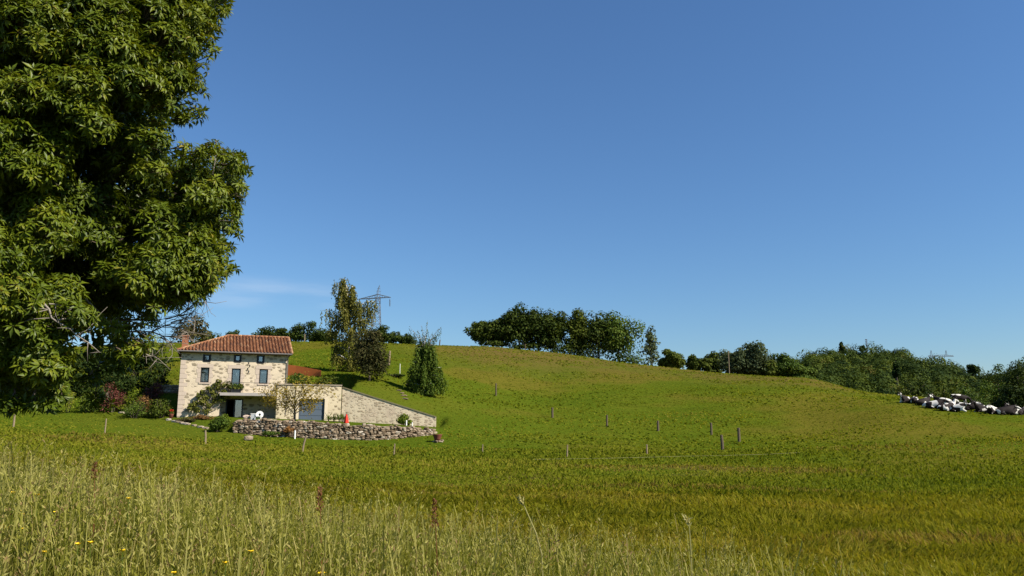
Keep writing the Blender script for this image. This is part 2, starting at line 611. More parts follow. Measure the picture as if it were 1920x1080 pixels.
M_GDOOR = plain('blue_grey_door', (0.0629, 0.0851, 0.1147), .55, .4, .06, 3)
M_GUTTER = plain('zinc_gutter', (0.1184, 0.1036, 0.0962), .5, .4, .1)
M_BRICK = plain('chimney_brick', (0.2812, 0.111, 0.0592), .9, .15, .15, 14)

m = NT('window_glass')
tr_ = m.n('ShaderNodeBsdfTransparent')
tr_.inputs[0].default_value = (.75, .8, .82, 1)
gl_ = m.n('ShaderNodeBsdfGlossy')
gl_.inputs['Roughness'].default_value = .03
mx_ = m.n('ShaderNodeMixShader')
mx_.inputs[0].default_value = .22
m.l(tr_.outputs[0], mx_.inputs[1])
m.l(gl_.outputs[0], mx_.inputs[2])
M_GLASS = m.end(mx_.outputs[0])

m = NT('canal_roof_tiles')
o_ = m.obj()
tn = m.tint()
c_ = m.ramp(tn, [(0, (.10, .045, .027)), (.35, (.19, .078, .037)), (.7, (.28, .125, .06)), (1, (.36, .23, .13))])
c_ = m.mix(m.step(m.noise(o_, 1.3, 5, .65), .5, .75), c_, (0.1066, 0.0533, 0.0344))
c_ = m.mix(m.math('MULTIPLY', m.step(m.noise(o_, 7, 4), .58, .75), .5), c_, (0.0984, 0.0574, 0.041))
M_TILE = m.end(m.bsdf(c_, .85, .2, m.bump(m.noise(o_, 18, 4), .4, .03)))


def hpt(u, v, off=0.0):
    """Position on the facade plane (moved towards the viewer by off): along the facade, height above its foot."""
    d = ray(u, v)
    n = np.array([NX, NY, 0])
    p0 = np.array([H0[0], H0[1], 0]) + off * n
    C = np.array([0, 0, EYE])
    s = np.dot(p0 - C, n) / np.dot(d, n)
    p = C + d * s
    return (p[0] - H0[0]) * math.cos(TH) + (p[1] - H0[1]) * math.sin(TH) - 0 * off, p[2] - ZB


def hrect(u0, v0, u1, v1, off=0.0):
    a = hpt(u0, (v0 + v1) / 2, off)[0]
    b = hpt(u1, (v0 + v1) / 2, off)[0]
    um = (u0 + u1) / 2
    return a, b, hpt(um, v1, off)[1], hpt(um, v0, off)[1]


def holed_wall(mb, x0, x1, z0, z1, holes, y0, y1):
    """Wall slab in the xz plane between y0 (front) and y1, with rectangular openings."""
    xs = sorted({x0, x1, *[q for h in holes for q in h[:2]]})
    zs = sorted({z0, z1, *[q for h in holes for q in h[2:]]})

    def solid(i, k):
        if i < 0 or k < 0 or i >= len(xs) - 1 or k >= len(zs) - 1: return False
        cx, cz = (xs[i] + xs[i + 1]) / 2, (zs[k] + zs[k + 1]) / 2
        return not any(h[0] < cx < h[1] and h[2] < cz < h[3] for h in holes)
    for i in range(len(xs) - 1):
        for k in range(len(zs) - 1):
            if not solid(i, k): continue
            a, b, c, d = xs[i], xs[i + 1], zs[k], zs[k + 1]
            mb.add([(a, y0, c), (b, y0, c), (b, y0, d), (a, y0, d)], [(0, 1, 2, 3)])
            mb.add([(a, y1, c), (b, y1, c), (b, y1, d), (a, y1, d)], [(3, 2, 1, 0)])
            if not solid(i - 1, k): mb.add([(a, y0, c), (a, y0, d), (a, y1, d), (a, y1, c)], [(0, 1, 2, 3)])
            if not solid(i + 1, k): mb.add([(b, y0, c), (b, y1, c), (b, y1, d), (b, y0, d)], [(0, 1, 2, 3)])
            if not solid(i, k - 1): mb.add([(a, y0, c), (a, y1, c), (b, y1, c), (b, y0, c)], [(0, 1, 2, 3)])
            if not solid(i, k + 1): mb.add([(a, y0, d), (b, y0, d), (b, y1, d), (a, y1, d)], [(0, 1, 2, 3)])


house = thing('stone_house', 'two storey stone farmhouse with orange tiled roof and black framed windows', 'house', (H0[0], H0[1], ZB), TH)
HL = hpt(538, 720)[0]                     # length of the facade
HE = hpt(430, 660)[1]                     # height of the wall top
DEP = 8.0
WIN = [('attic', hrect(382, 664.5, 394, 677)), ('attic', hrect(440, 665.5, 451.5, 678)), ('attic', hrect(483, 666.5, 494.5, 680)),
       ('main', hrect(376, 689, 392, 717)), ('door', hrect(433.5, 691, 450.5, 735)), ('main', hrect(486, 692, 502, 719.5))]
pat = hrect(411.5, 744, 517, 787)
pat = (pat[0], pat[1], -.35, pat[3])
mb = MB()
holed_wall(mb, 0, HL, -1.4, HE, [w[1] for w in WIN] + [pat], 0, .5)
mb.build('facade_wall', M_STONE, house)
for q in ((0.002, .5, .502, DEP), (HL - .5, HL - .002, .502, DEP), (.502, HL - .502, DEP - .5, DEP - .002)):
    mb = MB()
    mb.box(*q, -1.4, HE)
    mb.build('side_wall', M_STONE, house)
# floors and partitions inside
zf = hpt(470, 740)[1]
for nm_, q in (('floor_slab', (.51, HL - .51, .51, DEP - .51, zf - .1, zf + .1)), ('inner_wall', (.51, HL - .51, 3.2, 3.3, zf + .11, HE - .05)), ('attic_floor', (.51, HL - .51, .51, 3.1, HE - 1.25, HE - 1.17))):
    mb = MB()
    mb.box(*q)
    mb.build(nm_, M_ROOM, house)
# patio recess
mb = MB()
dx = hrect(424, 747, 457, 785)
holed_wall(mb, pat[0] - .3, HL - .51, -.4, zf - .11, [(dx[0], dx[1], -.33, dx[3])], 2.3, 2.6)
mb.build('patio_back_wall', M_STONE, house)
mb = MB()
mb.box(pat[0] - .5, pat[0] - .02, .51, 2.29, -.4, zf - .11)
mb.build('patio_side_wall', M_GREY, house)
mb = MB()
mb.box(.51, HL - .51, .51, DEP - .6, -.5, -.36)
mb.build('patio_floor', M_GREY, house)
pd = MB()
w_ = dx[1] - dx[0]
for a, b in ((0, .07), (.46, .56), (.93, 1)):
    pd.box(dx[0] + a * w_, dx[0] + b * w_, 2.22, 2.298, -.33, dx[3])
pd.box(dx[0], dx[1], 2.215, 2.298, dx[3] - .09, dx[3])
pd.box(dx[0], dx[1], 2.215, 2.298, -.33, -.2)
patio_door = pd.build('patio_door', M_FRAME, house)
mb = MB()
mb.box(dx[0] + .56 * w_, dx[0] + .93 * w_, 2.25, 2.26, -.2, dx[3] - .09)
mb.build('door_pane', M_GLASS, patio_door)
mb = MB()
mb.box(dx[0] + .57 * w_, dx[0] + .92 * w_, 2.45, 2.47, -.1, dx[3] - .1)
mb.build('door_curtain', plain('grey_blue_curtain', (.24, .27, .29), .8, .2, .2, 3), patio_door)
# granite corner stones and lintels, standing slightly proud
mb = MB()
z = -.2
k = 0
while z < HE - .9:
    h = random.uniform(.34, .5)
    w = .62 if k % 2 else .40
    mb.box(-.02, w + random.uniform(-.05, .08), -.022, .3, z + .012, z + h - .012, random.random())
    z += h
    k += 1
mb.build('corner_stones', M_CUT, house)

for kind, (a, b, c, d) in WIN:
    t = .11 if kind != 'attic' else .12
    y = .14 if kind != 'attic' else .02
    f = MB()
    f.box(a, a + t, y, y + .08, c, d)
    f.box(b - t, b, y, y + .08, c, d)
    f.box(a + t, b - t, y, y + .08, c, c + t)
    f.box(a + t, b - t, y, y + .08, d - t, d)
    if kind == 'attic':      # wide dark outer casing
        f.box(a - .07, a - .002, -.03, .06, c - .04, d + .02)
        f.box(b + .002, b + .07, -.03, .06, c - .04, d + .02)
        f.box(a - .002, b + .002, -.03, .06, c - .09, c - .002)
    wf = f.build('window' if kind != 'door' else 'balcony_door', M_FRAME, house)
    p = MB()
    p.box(a + t, b - t, y + .035, y + .045, c + t, d - t)
    p.build('pane', M_GLASS, wf)
    q = MB()
    if kind == 'main':
        q.box(a + t, b - t, y + .10, y + .16, d - .36, d - .26)
        q.build('blind', M_WHITE, wf)
        if a < 4:
            q = MB()
            xs = np.linspace(a + t, a + t + .42, 9)
            for i in range(8):
                q.add([(xs[i], y + .2 + .04 * (i % 2), c + t), (xs[i + 1], y + .2 + .04 * ((i + 1) % 2), c + t), (xs[i + 1], y + .2 + .04 * ((i + 1) % 2), d - .55), (xs[i], y + .2 + .04 * (i % 2), d - .5)], [(0, 1, 2, 3)])
            q.build('curtain', M_WHITE, wf)
    elif kind == 'door':
        pts = [(b - t, y + .15, d - .12), (a + t + .18, y + .17, d - .14)]
        for s_ in np.linspace(0, 1, 8):
            pts.append((a + t + .2 + s_ * (b - a - 2 * t - .22), y + .16 + .02 * math.sin(s_ * 9), d - .2 - 0.75 * math.sin(s_ * 1.57)))
        q.add(pts, [(0, i, i + 1) for i in range(1, len(pts) - 1)])
        q.build('curtain', M_WHITE, wf)
    else:
        q.box(a + t, b - t, y + .09, y + .12, c + t, d - t)
        q.build('blind', plain('pale_grey_blind', (.22, .22, .25), .8, .2, .03), wf)
    if kind != 'attic':
        g = MB()
        g.box(a - .34, b + .34, -.022, .12, d + .004, d + .34, .5)
        zz, j = c, 0
        while zz < d - .06:
            h = min(random.uniform(.35, .5), d - zz)
            for sgn in (0, 1):
                w = (.24 if (j + sgn) % 2 else .36)
                if sgn: g.box(b + .003, b + w, -.02, .12, zz + .008, zz + h - .008)
                else: g.box(a - w, a - .003, -.02, .12, zz + .008, zz + h - .008)
            zz += h
            j += 1
        g.box(a - .12, b + .12, -.07, .12, c - .13, c - .004)
        g.build('window_surround', M_CUT, house)
for (uu, vv) in ((466, 681), (468, 686), (464, 692), (466, 697)):
    x, z = hpt(uu, vv)
    mb = MB()
    mb.tube([(x, -.01, z + .12), (x + .05, -.05, z), (x - .06, -.03, z - .15)], .035, 5)
    mb.build('iron_anchor', M_RAIL, house)

# roof: canal tiles as real corrugations, hipped on the left, gable on the right
OV = .5
RX0, RX1 = -.38, HL + .32
ze = HE - .02                       # eave height at the overhang
yr = DEP / 2
rise = (hpt(470, 628.5, -yr)[1]) - ze - .12
mb = MB()
tile = .30
nrow = 13


def roofpt(sx, t, side):
    """sx along eave, t 0..1 up the slope."""
    return None


def slope_sheet(mb, p_eave0, p_eave1, up, len_fn, n_sub=6):
    """Corrugated sheet: eave line from p0 to p1, unit 'up' vector along the slope, len_fn(s) slope length at eave distance s."""
    p0, p1, up = np.array(p_eave0, float), np.array(p_eave1, float), np.array(up, float)
    L = np.linalg.norm(p1 - p0)
    ex = (p1 - p0) / L
    nn = np.cross(ex, up)
    ncol = int(round(L / tile))
    w = L / ncol
    for i in range(ncol):
        ll = [len_fn((i + .5) * w)]
        ln = max(len_fn((i + .02) * w), len_fn((i + .98) * w)) if ll[0] > .05 else 0
        if ln < .12: continue
        rows = max(1, int(round(ln / .42)))
        for r_ in range(rows):
            a0, a1 = ln * r_ / rows, min(ln * (r_ + 1) / rows + .05, ln)
            tn_ = np.clip(rng.normal(.5, .22), 0, 1)
            V = []
            for (aa, lift) in ((a0, .05), (a1, .0)):
                for k in range(n_sub + 1):
                    s_ = (k / n_sub)
                    ph = math.cos((s_ - .5) * 2 * math.pi)
                    V.append(p0 + ex * ((i + s_) * w) + up * aa + nn * (.085 * ph + lift + .01))
            q = [(k, k + 1, n_sub + 2 + k, n_sub + 1 + k) for k in range(n_sub)]
            mb.add(V, q, tn_)


ang = math.atan2(rise, yr + OV)
ca, sa = math.cos(ang), math.sin(ang)
SL = (yr + OV) / ca
hipx = yr + OV - .05
lim = lambda s_: min(1.0, s_ / hipx) * SL
slope_sheet(mb, (RX0, -OV, ze), (RX1, -OV, ze), (0, ca, sa), lim)
slope_sheet(mb, (RX1, DEP + OV, ze), (RX0, DEP + OV, ze), (0, -ca, sa), lambda s_: min(1.0, (RX1 - RX0 - s_) / hipx) * SL)
ang2 = math.atan2(rise, hipx)
W2 = DEP + 2 * OV
slope_sheet(mb, (RX0, DEP + OV, ze), (RX0, -OV, ze), (math.cos(ang2), 0, math.sin(ang2)), lambda s_: min(s_, W2 - s_) / (W2 / 2) * hipx / math.cos(ang2))
# boarding below the tiles
pk0, pk1 = (RX0 + hipx, yr, ze + rise - .06), (RX1, yr, ze + rise - .06)
e = .06
mb.add([(RX0, -OV, ze - e), (RX1, -OV, ze - e), (RX1, DEP + OV, ze - e), (RX0, DEP + OV, ze - e), pk0, pk1],
       [(0, 1, 5, 4), (2, 3, 4, 5)], .1)
mb.add([(RX0, -OV, ze - e), (RX0, DEP + OV, ze - e), pk0, (RX1, -OV, ze - e), (RX1, DEP + OV, ze - e), pk1], [(1, 0, 2), (3, 4, 5)], .1)
roof = mb.build('roof', M_TILE, house, True)
mb = MB()
for (A, B) in (((RX0 + hipx, yr, ze + rise + .02), (RX1, yr, ze + rise + .02)), ((RX0, -OV, ze + .04), (RX0 + hipx, yr, ze + rise + .02)), ((RX0, DEP + OV, ze + .04), (RX0 + hipx, yr, ze + rise + .02)),
               ((RX1 - .02, -OV, ze + .05), (RX1 - .02, yr, ze + rise + .03))):
    A, B = np.array(A), np.array(B)
    n = int(np.linalg.norm(B - A) / .38)
    for i in range(n):
        p, q = A + (B - A) * i / n, A + (B - A) * (i + 1.08) / n
        mb.tube([p, q], [.12, .105], 8, np.clip(rng.normal(.78, .15), 0, 1))
mb.build('ridge_tiles', M_TILE, roof, True)
mb = MB()
mb.tube([(RX0, -OV - .07, ze - .05), (RX1, -OV - .07, ze - .07)], .075, 8)
mb.tube([(HL - .06, -OV - .05, ze - .1), (HL - .03, -.12, ze - .75), (HL - .03, -.1, 0)], .045, 6)
mb.build('gutter', M_GUTTER, roof)
mb = MB()
mb.box(RX0 + .05, RX1 - .05, -OV + .02, -.003, ze - .16, ze - .08)
mb.box(RX0 + .05, -.003, .0, DEP, ze - .16, ze - .08)
mb.build('eave_boards', plain('dark_oak_eaves', (.07, .045, .03), .9, .1, .2), roof)
# chimney at the left hip
mb = MB()
cx, cz = hpt(347.5, 643, -2.2)
cz1 = hpt(347.5, 629, -2.2)[1]
mb.box(cx - .28, cx + .28, 1.9, 2.5, cz - 1.4, cz1 - .12)
mb.box(cx - .34, cx + .34, 1.84, 2.56, cz1 - .118, cz1)
mb.build('chimney', M_BRICK, roof)

# canopy slab over the patio, with a wire railing
sl = hrect(412, 736.5, 517, 742, .9)
mb = MB()
mb.box(sl[0], sl[1], -.9, -.005, sl[2], sl[3])
slab = mb.build('balcony_slab', M_GREY, house)
rz_ = hpt(470, 717.6, .85)[1]
mb = MB()
mb.tube([(sl[0] + .05, -.85, rz_), (sl[1], -.85, rz_)], .022, 6)
for i in range(6):
    xx = sl[0] + .06 + (sl[1] - sl[0] - .12) * i / 5
    mb.tube([(xx, -.85, sl[3]), (xx, -.85, rz_)], .014, 5)
for k in (.33, .66):
    mb.tube([(sl[0] + .05, -.85, sl[3] + (rz_ - sl[3]) * k), (sl[1], -.85, sl[3] + (rz_ - sl[3]) * k)], .006, 4)
mb.build('railing', M_RAIL, slab)

# ------------------------------------------------------------------ garage annex dug into the hill
GX0 = hpt(518.5, 750)[0]
GX1 = hpt(639.5, 750)[0]
gar = thing('garage_annex', 'low flat roofed stone garage with a blue grey door beside the farmhouse', 'garage', (H0[0], H0[1], ZB), TH)
gtop = hpt(575, 722.5)[1]
gd = hrect(560, 748, 608, 788)
gd = (gd[0], gd[1], -1.0, gd[3])
mb = MB()
holed_wall(mb, GX0, GX1, -1.5, gtop, [gd], -.12, .3)
mb.build('front_wall', M_GARAGE, gar)
mb = MB()
mb.box(HL + .02, GX1 - .02, 6.6, 6.9, -1.5, gtop)
mb.box(GX1 - .4, GX1 - .02, .302, 6.598, -1.5, gtop)
mb.box(HL + .02, GX1 - .402, .302, 6.598, gtop - .25, gtop - .02)
mb.build('roof_slab', M_GREY, gar)
mb = MB()
mb.box(GX0 - .03, GX1 + .03, -.20, .34, gtop + .003, gtop + .10)
mb.build('coping', plain('weathered_coping', (.30, .25, .19), .9, .15, .15, 5), gar)
f = MB()
zd = -.72
f.box(gd[0], gd[1], .10, .16, zd, gd[3])
for k in range(4):
    zz = zd + (gd[3] - zd) * (k + .5) / 4
    f.box(gd[0] + .16, gd[1] - .16, .075, .0985, zz - .16, zz + .16)
gdo = f.build('garage_door', M_GDOOR, gar)
f = MB()
f.box(gd[0] + .002, gd[0] + .09, .02, .098, zd, gd[3] - .002)
f.box(gd[1] - .13, gd[1] - .002, .02, .098, zd, gd[3] - .002)
f.box(gd[0] + .09, gd[1] - .13, .02, .098, gd[3] - .09, gd[3] - .002)
f.build('door_frame', plain('slate_blue_frame', (.06, .075, .10), .5, .4, .06), gdo)
g = MB()
g.box(gd[0] - .25, gd[1] + .3, -.142, .02, gd[3] + .003, gd[3] + .26)
g.box(gd[1] + .003, gd[1] + .3, -.14, .02, -1.2, gd[3])
g.box(gd[0] - .25, gd[0] - .003, -.14, .02, -1.2, gd[3])
g.build('door_surround', plain('cream_cut_stone', (.56, .47, .34), .9, .15, .06, 8), gar)
mb = MB()
xx, _ = hpt(553.5, 740)
mb.tube([(xx, -.16, gtop), (xx, -.16, -.6)], .03, 6)
mb.build('drain_pipe', M_RAIL, gar)

# ------------------------------------------------------------------ sloping wing wall
wing = thing('retaining_wall', 'sloping stone retaining wall running down from the garage corner', 'wall', (XG, YGAR, EYE), math.atan2(YW - YGAR, XW - XG))
WL = math.hypot(XW - XG, YW - YGAR)
mb = MB()
npt = 14
top = []
for i in range(npt + 1):
    s_ = i / npt
    u = 640 + (818 - 640) * s_
    v = 727 + (782.5 - 727) * s_
    Yd = YGAR + (YW - YGAR) * s_
    top.append(at(u, v, Yd)[2] - EYE)
for i in range(npt):
    a, b = WL * i / npt, WL * (i + 1) / npt
    mb.add([(a, 0, -1.2), (b, 0, -1.2), (b, 0, top[i + 1]), (a, 0, top[i])], [(0, 1, 2, 3)])
    mb.add([(a, .45, -1.2), (b, .45, -1.2), (b, .45, top[i + 1]), (a, .45, top[i])], [(3, 2, 1, 0)])
    mb.add([(a, 0, top[i]), (b, 0, top[i + 1]), (b, .45, top[i + 1]), (a, .45, top[i])], [(0, 1, 2, 3)])
mb.add([(WL, 0, -1.2), (WL, .45, -1.2), (WL, .45, top[-1]), (WL, 0, top[-1])], [(0, 1, 2, 3)])
mb.add([(0, 0, -1.2), (0, .45, -1.2), (0, .45, top[0]), (0, 0, top[0])], [(3, 2, 1, 0)])
mb.build('wall_face', M_WING, wing)
mb = MB()
for i in range(npt):
    a, b = WL * i / npt, WL * (i + 1) / npt
    z0_, z1_ = top[i] + .004, top[i + 1] + .004
    v = [(a, -.06, z0_), (b, -.06, z1_), (b, .5, z1_), (a, .5, z0_), (a, -.06, z0_ + .1), (b, -.06, z1_ + .1), (b, .5, z1_ + .1), (a, .5, z0_ + .1)]
    mb.add(v, [(0, 3, 2, 1), (4, 5, 6, 7), (0, 1, 5, 4), (1, 2, 6, 5), (2, 3, 7, 6), (3, 0, 4, 7)])
mb.build('coping', plain('dark_coping', (.20, .17, .10), .95, .1, .2, 4), wing)  # mottled brown coping, darker than the wall face

# ------------------------------------------------------------------ dry stone terrace wall
m = NT('field_stones')
o_ = m.obj()
c_ = m.ramp(m.tint(), [(0, (.10, .075, .05)), (.3, (.18, .13, .085)), (.65, (.245, .185, .125)), (.9, (.33, .27, .20)), (1, (.40, .35, .28))])
c_ = m.mix(m.step(m.noise(o_, 6, 5, .7), .5, .7), c_, m.mix(1.0, c_, (0.44, 0.416, 0.384), 'MULTIPLY'))
M_FIELD = m.end(m.bsdf(c_, .95, .1, m.bump(m.noise(o_, 14, 5), .6, .06)))
ICO = None


def stone(mb, c, s, rot, tint, seed=None):
    """One irregular field stone: a jittered, flattened ball of 26 points."""
    global ICO
    if ICO is None:
        bm = bmesh.new()
        bmesh.ops.create_icosphere(bm, subdivisions=2, radius=1)
        ICO = (np.array([v.co[:] for v in bm.verts]), np.array([[v.index for v in f_.verts] for f_ in bm.faces]))
        bm.free()
    V = ICO[0].copy()
    p = 4.0
    V /= (np.abs(V) ** p).sum(1)[:, None] ** (1 / p)
    V *= (1 + rng.normal(0, .07, len(V)))[:, None]
    V += rng.normal(0, .05, 3)
    V = V * np.array(s)
    ct, st = math.cos(rot), math.sin(rot)
    V = V @ np.array([[ct, st, 0], [-st, ct, 0], [0, 0, 1]])
    mb.add(V + np.array(c), ICO[1], tint)


wall_mb = MB()
us = np.linspace(440, 814, 400)
vb_ = np.interp(us, [440, 480, 515, 550, 600, 640, 700, 740, 770, 814], [812, 815, 817, 818, 822, 823.5, 823.5, 822, 819, 813])
vt_ = np.interp(us, [440, 480, 520, 560, 600, 640, 700, 760, 814], [789, 787, 788, 790, 793, 796, 798, 800, 806])
cum = 0.0
pt = np.array([[np.interp(at(u, vt, 66.5)[0], QX, QX), 0] for u, vt in zip(us, vt_)])
xs_ = np.array([at(u, 805, np.interp(at(u, 805, 67)[0], QX, QY))[0] for u in us])
ys_ = np.interp(xs_, QX, QY)
seg = np.concatenate([[0], np.cumsum(np.hypot(np.diff(xs_), np.diff(ys_)))])
Ltot = seg[-1]
for back in (0, 1):
    zlev = 0.0
    while zlev < 1.75:
        hc = random.uniform(.13, .22)
        s_ = random.uniform(-.4, 0)
        while s_ < Ltot:
            w = random.uniform(.18, .50)
            h = hc * random.uniform(.75, 1.25)
            i = int(np.clip(np.searchsorted(seg, s_ + w / 2), 0, len(us) - 1))
            zt = at(us[i], vt_[i], ys_[i])[2] + .05 * math.sin(s_ * 3.1)
            zb = at(us[i], vb_[i], ys_[i])[2] - .14
            i3 = min(i + 5, len(us) - 1)
            rot = math.atan2(ys_[i3] - ys_[max(i - 5, 0)], xs_[i3] - xs_[max(i - 5, 0)])
            z = zb + zlev + .05 * math.sin(s_ * 1.7 + zlev * 3)
            if z + h * .5 < zt and not (back and z < zt - .45) and random.random() > .03:
                stone(wall_mb, (xs_[i] + random.uniform(-.03, .03), ys_[i] + .14 + back * .36 + .16 * zlev + random.uniform(-.07, .05), z + h / 2),
                      (w / 2 * 1.03, .24, h / 2 * 1.05), rot + random.uniform(-.2, .2), np.clip(rng.normal(.55, .27), 0, 1))
            s_ += w * random.uniform(.88, 1.08)
        zlev += hc * .93
core = MB()
for i in range(0, len(us) - 1, 3):
    j = min(i + 3, len(us) - 1)
    V = []
    for q in (i, j):
        zt, zb = at(us[q], vt_[q], ys_[q])[2] - .16, at(us[q], vb_[q], ys_[q])[2] - .3
        V += [(xs_[q], ys_[q] + .16, zb), (xs_[q], ys_[q] + .75, zb), (xs_[q], ys_[q] + .75, zt), (xs_[q], ys_[q] + .24, zt)]
    core.add(V, [(0, 4, 7, 3), (3, 7, 6, 2), (2, 6, 5, 1)], .0)
wall_mb.v += core.v
wall_mb.f += [f_ + wall_mb.n for f_ in core.f]
wall_mb.t += core.t
wall_mb.n += core.n
dsw = wall_mb.build('dry_stone_wall', M_FIELD, None, False)
tag(dsw, 'curved dry stone wall of brown field stones holding up the house terrace', 'wall')

# ------------------------------------------------------------------ vegetation materials
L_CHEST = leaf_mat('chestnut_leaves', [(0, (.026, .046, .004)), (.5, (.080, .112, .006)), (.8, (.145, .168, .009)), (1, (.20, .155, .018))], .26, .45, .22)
L_OAK = leaf_mat('oak_leaves', [(0, (.016, .030, .006)), (.5, (.044, .064, .009)), (1, (.092, .112, .014))], .2, .6, .06)
L_LIGHT = leaf_mat('light_green_leaves', [(0, (.035, .065, .010)), (.5, (.070, .110, .015)), (1, (.13, .16, .025))], .25, .6, .06)
L_GREY = leaf_mat('grey_green_leaves', [(0, (.050, .070, .030)), (.5, (.09, .115, .05)), (1, (.16, .19, .085))], .25, .6, .06)
L_BIRCH = leaf_mat('birch_leaves', [(0, (.060, .070, .014)), (.5, (.120, .125, .024)), (1, (.20, .18, .042))], .3, .6, .06)
L_OLIVE = leaf_mat('dark_olive_needles', [(0, (.022, .026, .008)), (.5, (.042, .044, .014)), (1, (.085, .070, .025))], .15, .7, .06)
L_FOREST = leaf_mat('forest_leaves', [(0, (.016, .032, .008)), (.45, (.045, .068, .010)), (.8, (.085, .108, .013)), (1, (.105, .088, .022))], .15, .7, .05)
L_RED = leaf_mat('red_leaves', [(0, (.045, .012, .012)), (.5, (.11, .030, .022)), (1, (.20, .075, .05))], .25, .6, .2, (1.2, .8, .7))
L_RUST = leaf_mat('rust_leaves', [(0, (.09, .05, .015)), (.5, (.19, .10, .03)), (1, (.30, .14, .035))], .25, .6, .2, (1.2, .9, .6))
L_LIME = leaf_mat('lime_leaves', [(0, (.07, .11, .010)), (.5, (.14, .18, .014)), (1, (.24, .25, .03))], .3, .6, .06)
L_VINE = leaf_mat('vine_leaves', [(0, (.04, .055, .010)), (.5, (.11, .12, .022)), (1, (.24, .22, .05))], .3, .6, .06)
M_BARK = plain('grey_brown_bark', (.10, .08, .06), .95, .1, .2, 8)
M_BARKL = plain('pale_bark', (.22, .19, .16), .95, .1, .15, 8)
M_BIRCHB = plain('white_birch_bark', (.62, .58, .52), .85, .15, .15, 3)
PX = lambda Y: Y / F / 1.0         # metres per picture pixel at depth Y


def crown_blobs(mb, blobs, nleaf, size, up=.3, ratio=.6, tmean=.5, tvar=.22, rnd=.6):
    """Leaf clumps spread over and inside a set of ellipsoidal boughs [(centre, (rx,ry,rz), tint)]."""
    for c, r_, tt in blobs:
        d = rand_dirs(nleaf)
        d[:, 2] = d[:, 2] * .9 + .12
        d = nrm(d)
        rad = rng.uniform(.45, 1.08, nleaf) ** .7
        P = np.array(c) + d * np.array(r_) * rad[:, None]
        N = nrm(d + rand_dirs(nleaf) * rnd + np.array([0, 0, up]))
        D = nrm(np.cross(N, rand_dirs(nleaf)))
        s_ = size * rng.uniform(.6, 1.35, nleaf)
        flakes(mb, P - D * s_[:, None] * .5, D, N, s_, s_ * ratio, np.clip(tt + rng.normal(tmean - .5, tvar, nleaf), 0, 1))


def tree(name, label, u, vb, vt, wpx, Y, mat=None, cat='tree', group=None, shape='round', base=.18, nb=26, nleaf=110, size=.42, bark=None, trunks=1, lean=0.0, tm=.5, gap=.0, depth=None):
    """A tree standing on the ground in the direction of column u, vb/vt the foot and top rows, wpx the crown width."""
    foot = on(u, vb, Y)
    ztop = at(u, vt, Y)[2]
    H = ztop - foot[2]
    W = wpx * Y / F
    t = thing(name, label, cat, foot, 0, group)
    tr = MB()
    for k in range(trunks):
        ox = (k - (trunks - 1) / 2) * W * .2
        n = 6
        pts = [(ox * (1 + .6 * i / n) + random.uniform(-.04, .04) * H * .3 + lean * H * (i / n), random.uniform(-.03, .03) * H * .3, -.3 + (H * .78 + .3) * i / n) for i in range(n + 1)]
        r0 = max(.05, H * .022)
        tr.tube(pts, [r0 * (1 - .85 * i / n) for i in range(n + 1)], 7)
        for b in range(7):
            i = random.randint(2, n - 1)
            p0 = np.array(pts[i])
            a = random.uniform(0, 6.28)
            ln = W * random.uniform(.22, .42)
            p2 = p0 + np.array([math.cos(a) * ln, math.sin(a) * ln, ln * random.uniform(.3, .9)])
            p1 = (p0 + p2) / 2 + np.array([0, 0, -.06 * ln])
            tr.tube([p0, p1, p2], [r0 * .38, r0 * .26, r0 * .08], 5)
    tr.build('trunk', bark or M_BARK, t, True)
    cr = MB()
    zc0 = H * base
    rx, rz = W / 2 * 1.24, (H - zc0) / 2 * 1.04
    ry = rx if depth is None else depth / 2
    bl = []
    for k in range(nb):
        d = rand_dirs(1)[0]
        q = random.uniform(.35, .86) if k % 4 else random.uniform(0, .4)
        h = d[2] * q
        sc = 1.0
        if shape == 'cone': sc = .25 + .8 * (1 - (h + 1) / 2)
        elif shape == 'dome': sc = .8 + .3 * math.sqrt(max(0, 1 - ((h + 1) / 2) ** 2))
        elif shape == 'col': sc = .85
        c = np.array([d[0] * q * rx * sc + lean * H * .6, d[1] * q * ry * sc, zc0 + rz + h * rz])
        br = random.uniform(.30, .46)
        br *= (.6 + .5 * (1 - (h + 1) / 2)) if shape == 'cone' else 1
        bl.append((c, (rx * br * 1.05, ry * br * 1.05, min(rz * br * .85, rx * br * 1.2)), tm + random.uniform(-.14, .14)))
    crown_blobs(cr, bl, nleaf, size)
    cr.build('crown', mat or L_OAK, t)
    return t


def shrub(name, label, u, vb, vt, wpx, Y, mat, cat='shrub', group=None, nb=12, nleaf=90, size=.2, tm=.5, tall=0, depth=None, z=None, ratio=.6):
    foot = on(u, vb, Y) if z is None else np.array([*at(u, vb, Y)[:2], z])
    H = max(.2, at(u, vt, Y)[2] - foot[2])
    W = wpx * Y / F
    t = thing(name, label, cat, foot, 0, group)
    st_ = MB()
    for k in range(7):
        a = random.uniform(0, 6.28)
        e_ = np.array([math.cos(a) * W * .3, math.sin(a) * W * .3, H * random.uniform(.5, .85)])
        st_.tube([(e_[0] * .15, e_[1] * .15, -.15), e_ * np.array([.6, .6, .5]), e_], [.03, .022, .008], 5)
    st_.build('stem', M_BARK, t)
    cr = MB()
    bl = []
    for k in range(nb):
        d = rand_dirs(1)[0]
        d[2] = abs(d[2])
        q = random.uniform(.3, .75)
        br = random.uniform(.3, .45)
        bl.append((np.array([d[0] * q * W / 2, d[1] * q * (depth or W) / 2, H * (.18 + .62 * d[2] * q / .75)]), (W / 2 * br * 1.2, (depth or W) / 2 * br * 1.2, H * br * .62), tm + random.uniform(-.15, .15)))
    crown_blobs(cr, bl, nleaf, size, ratio=ratio)
    cr.build('foliage', mat, t)
    return t


